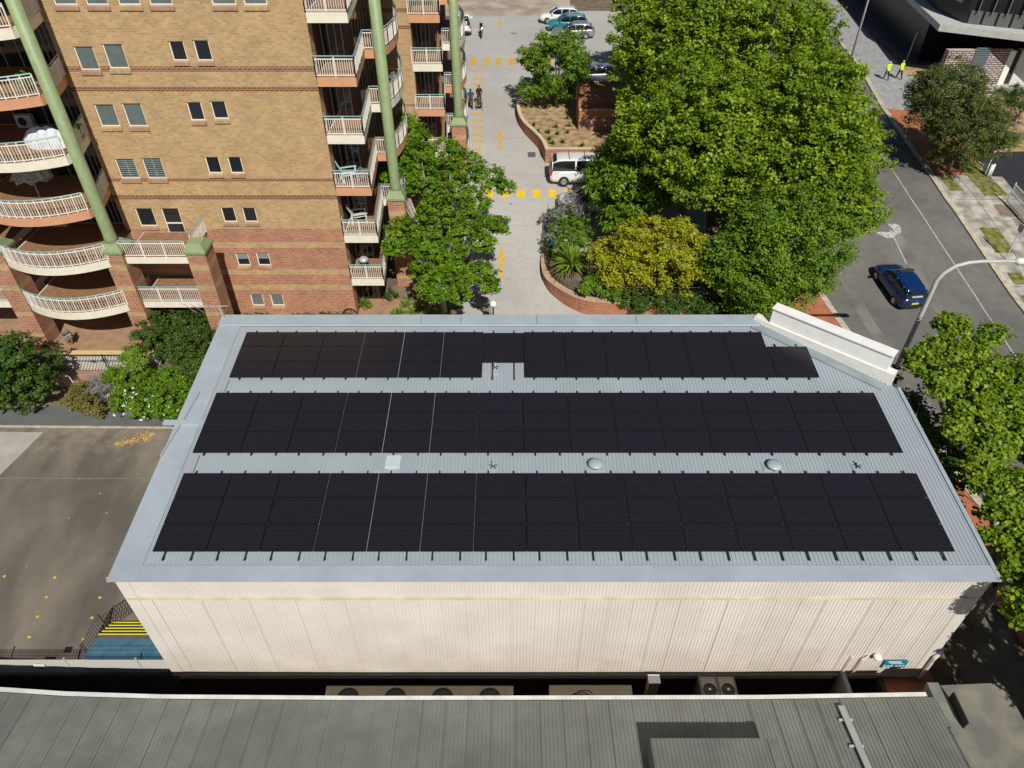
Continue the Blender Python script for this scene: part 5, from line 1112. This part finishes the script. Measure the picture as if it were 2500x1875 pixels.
for k in range(34): mm.box(bx0_+.15+k*.14, bx0_+.22+k*.14, 57.14, 57.199, 3.42, 4.35)
mm.build('grille', mat('grille_pink', (.42, .27, .25), .6, .1), bl)
fence([(bx0_+.1, 61.6), (bx1_-.1, 61.6)], lambda x, y: 5.66, 1.0, 'black balustrade on top of the stepped brick block'); fence([(bx0_, 58.2), (bx0_, 61.6)], lambda x, y: 5.66, .9, 'black balustrade along the left side of the stepped brick block')
# ================================================================ LEFT GARDEN: low wall with wire fence
lw = thing('rendered_wall', 'low white rendered wall behind the wire mesh fence beside the terrace', 'wall', (-24, 30.8, 0))
M().box(-27.5, -19.6, 30.75, 30.95, 0, 1.0).build('wall', mat('white_render', (.72, .70, .66), .8, .06), lw); M().box(-27.5, -19.6, 30.7, 31.15, 1.0, 1.06).build('wall_cap', mat('sandstone', (.60, .48, .22), .8, .1), lw)
struct(M().box(-27.5, -16, 29.2, 30.6, .0, .12).build('brick_path', mat('pink_paving', (.36, .21, .15), .85, .15, 3)))
t = thing('mesh_fence', 'dark diamond wire mesh fence in front of the white rendered wall', 'fence', (-24, 30.5, 0)); mm = M()
x0, x1, hh = -26.6, -20.4, 1.15; s = .17
k = 0
while x0+k*s < x1+hh:
    for sg_ in (1, -1):
        xa = x0+k*s; pa_ = (xa, 0) if sg_ > 0 else (xa-hh*.6, 0); pb_ = (xa-hh*.6, hh) if sg_ > 0 else (xa, hh)
        mm.tube([(pa_[0], 30.5, pa_[1]+.1), (pb_[0], 30.5, pb_[1]+.1)], .010, 3)
    k += 1
mm.build('mesh', mBlack, t); mr = M(); mr.tube([(x0, 30.5, hh+.1), (x1, 30.5, hh+.1)], .02, 5); mr.tube([(x0, 30.5, .85), (x1, 30.5, .85)], .015, 5); mr.build('rail', mBlack, t)
for xp in (-25.4, -22.4): M().tube([(xp, 30.48, 0), (xp, 30.48, hh+.15)], .035, 6).build('post', mBlack, t)
M().tube([(-24.9, 30.5, .95), (-25.2, 30.0, .0)], .03, 6).build('brace', mBlack, t)
t = thing('steel_railing', 'bent pale metal handrail near the dark tree', 'railing', (-23.6, 28.9, 0)); M().tube([(-25.2, 29.0, 1.0), (-23.6, 29.0, 1.0), (-23.0, 28.4, .55), (-23.0, 28.4, .0)], .03, 6).build('rail', mGalv, t)
# ================================================================ YARD: fence, stairs, dots
gf = thing('wire_fence', 'pale welded wire fence on top of the alley retaining wall', 'fence', (-16, 13.3, 0)); mm = M(); wires = 0
for k in range(150):
    x = -28+k*.105
    if x < -12.5: mm.box(x-.007, x+.007, 13.05, 13.064, .05, .95)
for k in range(16): mm.tube([(-28, 13.05, .06+.058*k), (-12.45, 13.05, .06+.058*k)], .010, 3)
mm.build('mesh', mat('wire_grey', (.55, .53, .5), .5, 0), gf)
for xp in (-26.0, -23.6, -21.2, -18.75, -16.2, -13.6): M().tube([(xp, 13.04, -.2), (xp, 13.04, 1.08)], .028, 6).build('post', mGalv, gf)
M().box(-17.45, -17.05, 12.99, 13.03, .45, .68).build('notice_plate', mWhite, gf)
ch = tag(M().box(-16.9-.14, -16.9+.14, 13.85, 14.08, .008, .016).build('drain_hole', mBlack), 'small square black drain opening in the yard near the wire fence', 'drain')
DOT = [(40, 40), (465, 50), (910, 55), (395, 215), (845, 220), (320, 380), (778, 390), (250, 552), (706, 570)]
dm = None; names = ['uppermost of the left line', 'top of the middle line', 'beside the shed eave', 'second down the middle line', 'right beside the shed wall, second down', 'third down, left of centre', 'third down, toward the stairs', 'nearest the fence, at left', 'nearest the fence, toward the stairs']
for i, (u, v) in enumerate(DOT):
    x, y, _ = U(u*.2893, 1395+v*.2893, 0)
    if dm is None: dm = M().lathe((0, 0, 0), [(.07, 0), (.07, .012), (.04, .03), (.01, .032)], 12).build('yellow_marker', mYellow, None, True); o = dm
    else: o = dm.copy(); COL.objects.link(o)
    o.location = (x, y, .008); tag(o, 'small round yellow marker on the yard, '+names[i], 'marker', 'yellow markers dotted on the yard')
for i, (u, v) in enumerate(((-150, 210), (-90, 380), (-200, 60))):
    x, y, _ = U(u*.2893, 1395+v*.2893, 0)
st = thing('stairs', 'blue steel deck and stairs with yellow nosings beside the shed wall', 'stairs', (-14, 14.5, 0))
mBlueS = mat('blue_steel', (.06, .15, .21), .5, .15, 3); mTread = mat('grey_tread', (.10, .10, .09), .8, .1); mNose = mat('yellow_nosing', (.75, .68, .05), .6, 0)
y = 15.05; z = 0.0
for k in range(5):
    z += .13; M().box(PX0+.12, PX1-.03, y-.20, y, 0.01, z).build('tread', mTread, st); M().box(PX0+.12+.0, PX1-.03, y-.04, y+.004, z+.001, z+.011).build('nosing', mNose, st); y -= .20
M().box(PX0+.10, PX1-.03, y-.26, y-.0, .01, z).build('landing', mBlueS, st); y -= .285
for k in range(4): M().box(PX0-.0, PX1-.03, y-.15, y, z-.06, z-.0-.02*k).build('deck_board', mBlueS, st); y -= .172
M().box(PX0+.02, PX1-.03, y+.0, y+.6, .01, .3).build('deck_base', mDark, st)
fence([(PX0-.03, 13.5), (PX0-.03, 14.2), (PX0+.02, 14.75)], lambda x, y: .0, 1.1, 'dark slatted railing along the left side of the blue stairs', MATS['grey_tread'], .10, r=.012)
fence([(PX0+.02, 14.8), (PX0+.7, 15.5), (PX0+1.35, 16.2)], lambda x, y: .0, 1.0, 'brown slatted railing running back from the blue stairs to the shed', mat('brown_metal', (.10, .07, .055), .6, 0), .10, r=.012)
# ================================================================ STREET LIGHTS AND SIGNS
LY = 26.8; mPole = mat('pole_galvanised', (.50, .50, .48), .4, .06, 3)
pts = [V(px, py, LY) for px, py in ((2288, 683), (2305, 666), (2334, 649), (2366, 641), (2400, 638), (2484, 638))]
sl_ = thing('street_light', 'tall street light with a long curved arm over the road beside the shed', 'street light', (pts[0][0], LY, 0))
M().tube([(pts[0][0]-.05, LY, 0), (pts[0][0]-.05, LY, 1), (pts[0][0], LY, pts[0][2]-.4)]+pts, [.15, .13, .10, .095, .09, .085, .08, .075, .07], 10).build('pole', mPole, sl_, True)
h = pts[-1]; M().tube([(h[0]-.1, LY, h[2]), (h[0]+.05, LY, h[2]), (h[0]+.9, LY, h[2]+.02), (h[0]+1.0, LY, h[2])], [.09, .16, .15, .05], 10).build('lamp_head', mat('lamp_white', (.75, .76, .76), .4, 0), sl_, True)
for zz in (.5, 1.3, 2.5, 3.4): M().box(pts[0][0]-.22, pts[0][0]+.12, LY-.17, LY+.17, zz, zz+.06).build('clamp', mBlack, sl_)
b = G(2077, 145); sl2 = thing('street_light', 'straight tall grey light pole beside the paved footpath at the top', 'street light', b)
M().tube([(b[0], b[1], b[2]), (b[0], b[1], 11.5), (b[0]-1.5, b[1], 12.4)], [.12, .08, .05], 8).build('pole', mPole, sl2, True); M().box(b[0]-2.2, b[0]-1.4, b[1]-.12, b[1]+.12, 12.3, 12.45).build('lamp_head', MATS['lamp_white'], sl2)
b = G(2453, 636); t = thing('sign_pole', 'thin grey sign pole on the verge at the right edge', 'pole', b); M().tube([b, (b[0]+.0, b[1], b[2]+2.5)], .035, 6).build('pole', mGalv, t); M().box(b[0]-.02, b[0]+.02, b[1]-.25, b[1]+.25, b[2]+2.1, b[2]+2.6).build('plate', mGalv, t)
b = G(2403, 428); t = thing('parking_sign', 'grey sign on a post beside two short bollards by the dark driveway', 'sign', b); M().tube([b, (b[0], b[1], b[2]+2.6)], .04, 6).build('post', mWhite, t); M().box(b[0]-.05, b[0]+.45, b[1]-.02, b[1]+.02, b[2]+2.0, b[2]+2.7).build('board', mat('sign_back', (.20, .21, .22), .5, 0), t)
for i, (px, py) in enumerate(((2412, 430), (2400, 432))):
    b = G(px, py); t = tag(center(M().lathe((b[0]+.2*i, b[1]-.15, 0), [(.10, b[2]), (.10, b[2]+.95), (.05, b[2]+1.02)], 12).build('bollard', mWhite, None, True)), ['right hand white bollard at the mouth of the dark driveway', 'left hand white bollard at the mouth of the dark driveway'][i], 'bollard', 'white bollards by the dark driveway')
a = G(2345, 372); b = G(2398, 425); t = thing('guard_rail', 'low white rail along the grass verge by the dark driveway', 'rail', a); M().tube([(a[0], a[1], a[2]+.5), (b[0], b[1], b[2]+.5)], .04, 6).build('rail', mWhite, t)
for q in (.1, .9): M().tube([(a[0]+(b[0]-a[0])*q, a[1]+(b[1]-a[1])*q, a[2]), (a[0]+(b[0]-a[0])*q, a[1]+(b[1]-a[1])*q, a[2]+.5)], .04, 6).build('post', mWhite, t)
a = G(2455, 500); b = G(2492, 552); c_ = G(2470, 470)
gt = fence([(a[0], a[1]), (b[0]+.3, b[1]-.3), (b[0]+.6, b[1]-1.8)], lambda x, y: g(y)+.1, 1.5, 'white palisade gate standing beside the concrete footpath at the right edge', mWhite, .13, r=.016, name='palisade_gate', cat='gate', post=.9, rails=(.12, .55, .95))
drape('dark_driveway', [G(2400, 440)[:2], G(2475, 500)[:2], (60, 46), (60, 56), G(2435, 372)[:2], G(2385, 372)[:2], G(2372, 392)[:2]], .03, mat('new_asphalt', (.028, .03, .036), .85, .15, 2))
drape('garden_bed', [(36.9, 58.6), (62, 58.6), (62, 66.5), (41.8, 66.5), (38.5, 67), (37.6, 63)], .02, mDirt); drape('garden_bed', [(37.6, 71.6), (42, 71.6), (42, 74.4), (38.4, 74.4)], .025, mDirt)
drape('concrete_apron', [(37.4, 68.6), (44, 67.4), (62, 66.6), (62, 69.9), (43, 69.9), (38.1, 71.2)], .03, mat('apron', (.45, .42, .38), .8, .1, 2)); drape('verge_soil', [(36.6, 46), (37.2, 52), (38, 57), (44, 57), (62, 56.5), (62, 50), (46, 50)], .01, mDirt)
# ================================================================ MODERN BUILDING top right
mb_ = thing('office_building', 'modern dark building with a pale concrete canopy and striped brick base', 'building', (50, 74, 3.3)); zc = 8.0
C0 = U(2295.6, 60, zc); CR = U(2500, 84, zc); CL = U(2231, 0, zc)
dR = (Vector(CR[:2])-Vector(C0[:2])).normalized(); dL = (Vector(CL[:2])-Vector(C0[:2])).normalized()
far = Vector(C0[:2])+dR*30; back = Vector(C0[:2])+dL*45
M().prism([C0[:2], tuple(far), (far.x+4, 120), tuple(back)], zc-.55, zc).build('canopy', mat('canopy_concrete', (.48, .48, .47), .8, .1, 1.5), mb_)
I1 = Vector(U(2288, 26, zc)[:2]); I2 = Vector(U(2352, 56, zc)[:2]); I3 = Vector(U(2500, 68, zc)[:2])+dR*20; I0 = I1+dL*30
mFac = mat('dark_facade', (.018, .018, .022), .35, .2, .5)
M().prism([tuple(I0), tuple(I1), tuple(I2), tuple(I3), (I3.x+3, 118)], zc, 12.3).build('upper_wall', mFac, mb_)
uu = (I3-I2).normalized(); nn = Vector((uu.y, -uu.x))
for k in range(16):
    p = I2+uu*(.3+1.15*k); P4 = [p+nn*.0, p+uu*.95+nn*.0, p+uu*.95+nn*.12, p+nn*.12]; M().prism([tuple(v) for v in P4], zc+.02, zc+1.1).build('facade_panel', mat('facade_grey', (.12, .12, .12), .6, .1), mb_)
    P4 = [p+uu*.5, p+uu*.54, p+uu*.54+nn*.35, p+uu*.5+nn*.35]; M().prism([tuple(v) for v in P4], zc+1.0, 12.2).build('fin', mat('fin_pale', (.30, .29, .26), .5, 0), mb_)
p = I1+(I2-I1)*.35; q = I1+(I2-I1)*.75; n2 = Vector(((I2-I1).y, -(I2-I1).x)).normalized(); P4 = [p, q, q+n2*.06, p+n2*.06]; M().prism([tuple(v) for v in P4], zc+1.4, zc+3.2).build('window', mat('sky_window', (.25, .36, .45), .1, .1), mb_)
# ground floor below the canopy
WY = 69.2; A_ = V(2312, 140, WY); B_ = V(2487, 140, WY); top = V(2400, 124, WY)[2]
M().box(A_[0], B_[0]-1.0, WY, WY+.7, 2.9, top).build('brick_wall', mGreyBrick, mb_); M().box(B_[0]-1.0, B_[0]-.45, WY-.1, WY+.7, 2.9, top).build('white_post', mWhite, mb_)
M().box(B_[0]+.1, B_[0]+12, WY-.1, WY+.7, 2.9, top).build('white_wall', mat('pale_render', (.62, .61, .6), .7, .05), mb_); M().box(B_[0]-.45, B_[0]+.1, WY+.1, WY+.6, 2.9, top).build('dark_gap', mDark, mb_)
mm = M(); L0 = V(2372, 150, WY)[0]; z0_ = V(2365, 162, WY)[2]
for k in range(10): mm.box(L0, L0+1.35, WY-.08, WY, z0_+k*.17, z0_+k*.17+.10)
mm.build('louvre', mat('louvre_blue', (.13, .16, .19), .4, 0), mb_)
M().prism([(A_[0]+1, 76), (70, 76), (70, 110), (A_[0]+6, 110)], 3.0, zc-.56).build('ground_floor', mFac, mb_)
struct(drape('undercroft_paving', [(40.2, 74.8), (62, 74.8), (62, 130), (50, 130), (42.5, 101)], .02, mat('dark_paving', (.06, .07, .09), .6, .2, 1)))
for i, (px, py) in enumerate(((2211, 152), (2308, 118))):
    b = G(px, py); t = thing('slender_pole', ['thin bare pole in front of the dark undercroft', 'dark pole at the corner of the striped brick wall'][i], 'pole', b); M().tube([b, (b[0]+.15, b[1], b[2]+2.8)], .05, 6).build('pole', mGalv if not i else mBlack, t)
b = G(2300, 160)
def ring(name, label, c, r, col, cat):
    t = thing(name, label, cat, c); M().tube([(c[0]+r*math.cos(a), c[1], c[2]+r+r*math.sin(a)) for a in [i*math.pi/10 for i in range(21)]], .035, 6, False).build('rim', col, t)
    mm = M()
    for k in range(5): an = k*math.pi/5; mm.tube([(c[0]-r*math.cos(an), c[1], c[2]+r-r*math.sin(an)), (c[0]+r*math.cos(an), c[1], c[2]+r+r*math.sin(an))], .014, 4)
    mm.build('spokes', col, t)
ring('wheel_ornament', 'dark round spoked ring beside the striped brick wall', G(2303, 162), .8, mBlack, 'ornament')
c_ = V(856, 778, 35.2); ring('bicycle_wheel', 'black spoked wheel ornament at the foot of the apartment wall', (c_[0], 35.25, c_[2]-.15), .42, mBlack, 'wheel')
# wire lines in front of the gum tree
a = G(2330, 205)
t = thing('cable_rail', 'pair of thin pale horizontal cables behind the grey green tree', 'cable', (33, 56, 4)); mm = M()
for py in (229, 240): mm.tube([V(2285, py+8, 58), V(2425, py+2, 58)], .03, 4)
mm.build('cables', mWhite, t); b = G(2413, 255); M().tube([b, (b[0], b[1], b[2]+1.6)], .04, 5).build('post', mBlack, t)

# ================================================================ THINGS ON THE BALCONIES
def slump(name, label, cat, c, rx, ry, h, m, sd, n=16):
    R = random.Random(sd); t = thing(name, label, cat, (c[0], c[1], c[2])); mm = M(); secs = []
    for i, (f, q) in enumerate(((1.0, 0), (.96, .45), (.78, .85), (.4, 1.0), (.05, .97))):
        secs.append([(c[0]+rx*f*math.cos(k*2*math.pi/n)*(1+.16*math.sin(3*k+sd+i)), c[1]+ry*f*math.sin(k*2*math.pi/n)*(1+.14*math.cos(4*k+i)), c[2]+h*q*(1+.12*math.sin(2*k+sd))) for k in range(n)])
    loft(mm, secs); mm.build('cover', m, t); return t
mClothW = mat('white_cloth', (.62, .68, .72), .8, .12, 6); mStripe = mat('striped_cloth', (.30, .27, .29), .8, .35, 9, col2=(.6, .58, .56))
c = U(45, 372, 12.3); slump('covered_table', 'table under a pale blue white cloth on the white curved balcony at left', 'covered table', (c[0], 33.6, 11.66), 1.0, .45, .85, mClothW, 2)
c = U(78, 478, 9.6); t = thing('patio_umbrella', 'drooping striped grey and white patio umbrella on the apricot curved balcony', 'umbrella', (-24.2, 33.9, 8.87))
M().tube([(-24.2, 33.9, 8.87), (-24.2, 33.9, 10.75)], .025).build('pole', mGalv, t); mm = M(); secs = []
for f, z_ in ((1.0, 9.95), (.75, 10.3), (.4, 10.6), (.03, 10.72)): secs.append([(-24.2+f*1.05*math.cos(k*math.pi/8)*(1 if k % 2 else .8), 33.9+f*.8*math.sin(k*math.pi/8)*(1 if k % 2 else .8), z_-(.12 if k % 2 else 0)*f) for k in range(16)])
loft(mm, secs); mm.build('canopy', mStripe, t)
def deckchair(label, x, y, z, m, rz=0.0):
    t = thing('deck_chair', label, 'chair', (x, y, z), rz, local=True)
    mm = M(); mm.add([(-.3, -.25, .36), (-.3, .25, .36), (.32, .25, .42), (.32, -.25, .42), (-.3, -.25, .33), (-.3, .25, .33), (.32, .25, .39), (.32, -.25, .39)], [(0, 3, 2, 1), (4, 5, 6, 7), (0, 1, 5, 4), (2, 3, 7, 6), (1, 2, 6, 5), (3, 0, 4, 7)]); mm.build('seat', m, t)
    mm = M()
    for k in range(5): q = -.24+.105*k; mm.add([(-.28, q, .36), (-.28, q+.09, .36), (-.62, q+.10, 1.05), (-.62, q-.01, 1.05), (-.31, q, .35), (-.31, q+.09, .35), (-.65, q+.10, 1.04), (-.65, q-.01, 1.04)], [(0, 1, 2, 3), (4, 7, 6, 5), (0, 3, 7, 4), (1, 5, 6, 2), (3, 2, 6, 7)])
    mm.build('backrest', m, t)
    for s_ in (1, -1):
        M().box(-.45, .42, min(s_*.27, s_*.38), max(s_*.27, s_*.38), .58, .61).build('armrest', m, t)
        M().box(.30, .38, min(s_*.28, s_*.33), max(s_*.28, s_*.33), 0, .58).build('leg', m, t); M().box(-.48, -.38, min(s_*.28, s_*.33), max(s_*.28, s_*.33), 0, .58).build('leg', m, t)
mPaleB = mat('pale_blue_paint', (.42, .62, .66), .6, 0)
deckchair('pale blue slatted deck chair on the apricot balcony above the tree', -8.6, 35.9, 8.88, mPaleB, rad(20)); deckchair('white deck chair in the shade one balcony below the pale blue chair', -8.6, 36.6, 6.09, mat('chair_white', (.6, .6, .58), .6, 0), rad(15))
t = thing('kettle_barbecue', 'round kettle barbecue with a silver lid on the lowest rectangular balcony', 'barbecue', (-8.55, 35.75, 3.3))
M().lathe((-8.55, 35.75, 0), [(.08, 3.8), (.24, 3.9), (.29, 4.05)], 18).build('bowl', mBlack, t, True); M().lathe((-8.55, 35.75, 0), [(.30, 4.05), (.27, 4.17), (.15, 4.27), (.02, 4.30)], 18).build('lid', mat('lid_silver', (.62, .62, .66), .25, 0, metal=.4), t, True)
for k in range(3): an = k*2.09; M().tube([(-8.55, 35.75, 3.85), (-8.55+.28*math.cos(an), 35.75+.28*math.sin(an), 3.3)], .014, 5).build('leg', mBlack, t)
def pot(label, x, y, z, r, h, leaf, sd):
    t = thing('potted_plant', label, 'potted plant', (x, y, z)); M().lathe((x, y, z), [(r*.6, 0), (r*.8, r*1.1), (r*.85, r*1.1), (r*.7, r*1.0)], 14).build('pot', mat('terracotta', (.35, .15, .08), .8, .1), t)
    leaves('foliage', [(x, y, z+r*1.1+h*.5, r*1.5, r*1.5, h*.55)], 420, .13, mL[leaf], t, sub=.16, seedv=sd)
pot('leafy potted plant behind the railing of the upper apricot curved balcony', -21.9, 32.9, 14.46, .2, .6, 'rich', 401); pot('green potted plant by the column on the white curved balcony', -21.1, 34.2, 11.67, .2, .7, 'rich', 402)
pot('flowering potted plant on the terrace beside the left brick pillar', -25.4, 32.6, .41, .22, .6, 'silver', 403); pot('potted plant on the white curved balcony in the right stack', -6.9, 42.2, 11.67, .18, .6, 'silver', 404)
pot('potted plant at the back of the courtyard beside the brick wall', -9.0, 36.2, .31, .2, .7, 'mid', 405); pot('spiky potted plant on the courtyard near the strap leaved clumps', -7.55, 37.2, .31, .24, .5, 'dark', 406); pot('tall potted plant behind the rail of the balcony with the pale blue chair', -7.9, 35.8, 8.88, .16, .5, 'silver', 407)

# ================================================================ wear on the ground
R = random.Random(21)
def stain(cx, cy, rx, ry, off, m, nm='stain'):
    P = []; ph_ = [R.uniform(0, 6.3) for _ in range(4)]
    for k in range(26):
        t = k*2*math.pi/26; q = 1+.25*math.sin(2*t+ph_[0])+.16*math.sin(3*t+ph_[1])+.10*math.sin(7*t+ph_[2]); P.append((cx+rx*q*math.cos(t), cy+ry*q*math.sin(t)))
    drape(nm, P, off, m)
ms1 = mat('driveway_stain', (.37, .355, .34), .85, .10, 1.2, detail=9); ms2 = mat('oil_stain', (.25, .24, .225), .8, .2, 2, detail=9)
for i, (x, y, rx, ry) in enumerate(((2.6, 50.9, .18, .22), (.2, 86.0, .3, .4), (-.1, 47.0, .10, .12))): stain(x, y, rx, ry, .0165+.0002*i, ms2, 'oil_spot')
for i in range(26):
    x, y = R.uniform(-26, -15.9), R.uniform(13.6, 25.6)
    if i == 0: pb_ = M().lathe((0, 0, 0), [(.035, 0), (.03, .02), (.01, .025)], 5).build('pebble', mat('pale_stone', (.36, .33, .28), .9, 0)); o = pb_
    else: o = pb_.copy(); COL.objects.link(o)
    o.location = (x, y, .006); o.scale = (R.uniform(.5, 1.4),)*3; o['group'] = 'pale bits of debris on the yard'; o['label'] = 'tiny pale bit of debris lying on the dark asphalt yard'; o['category'] = 'debris'
for o in COL.objects:
    if '_o' in o: del o['_o']
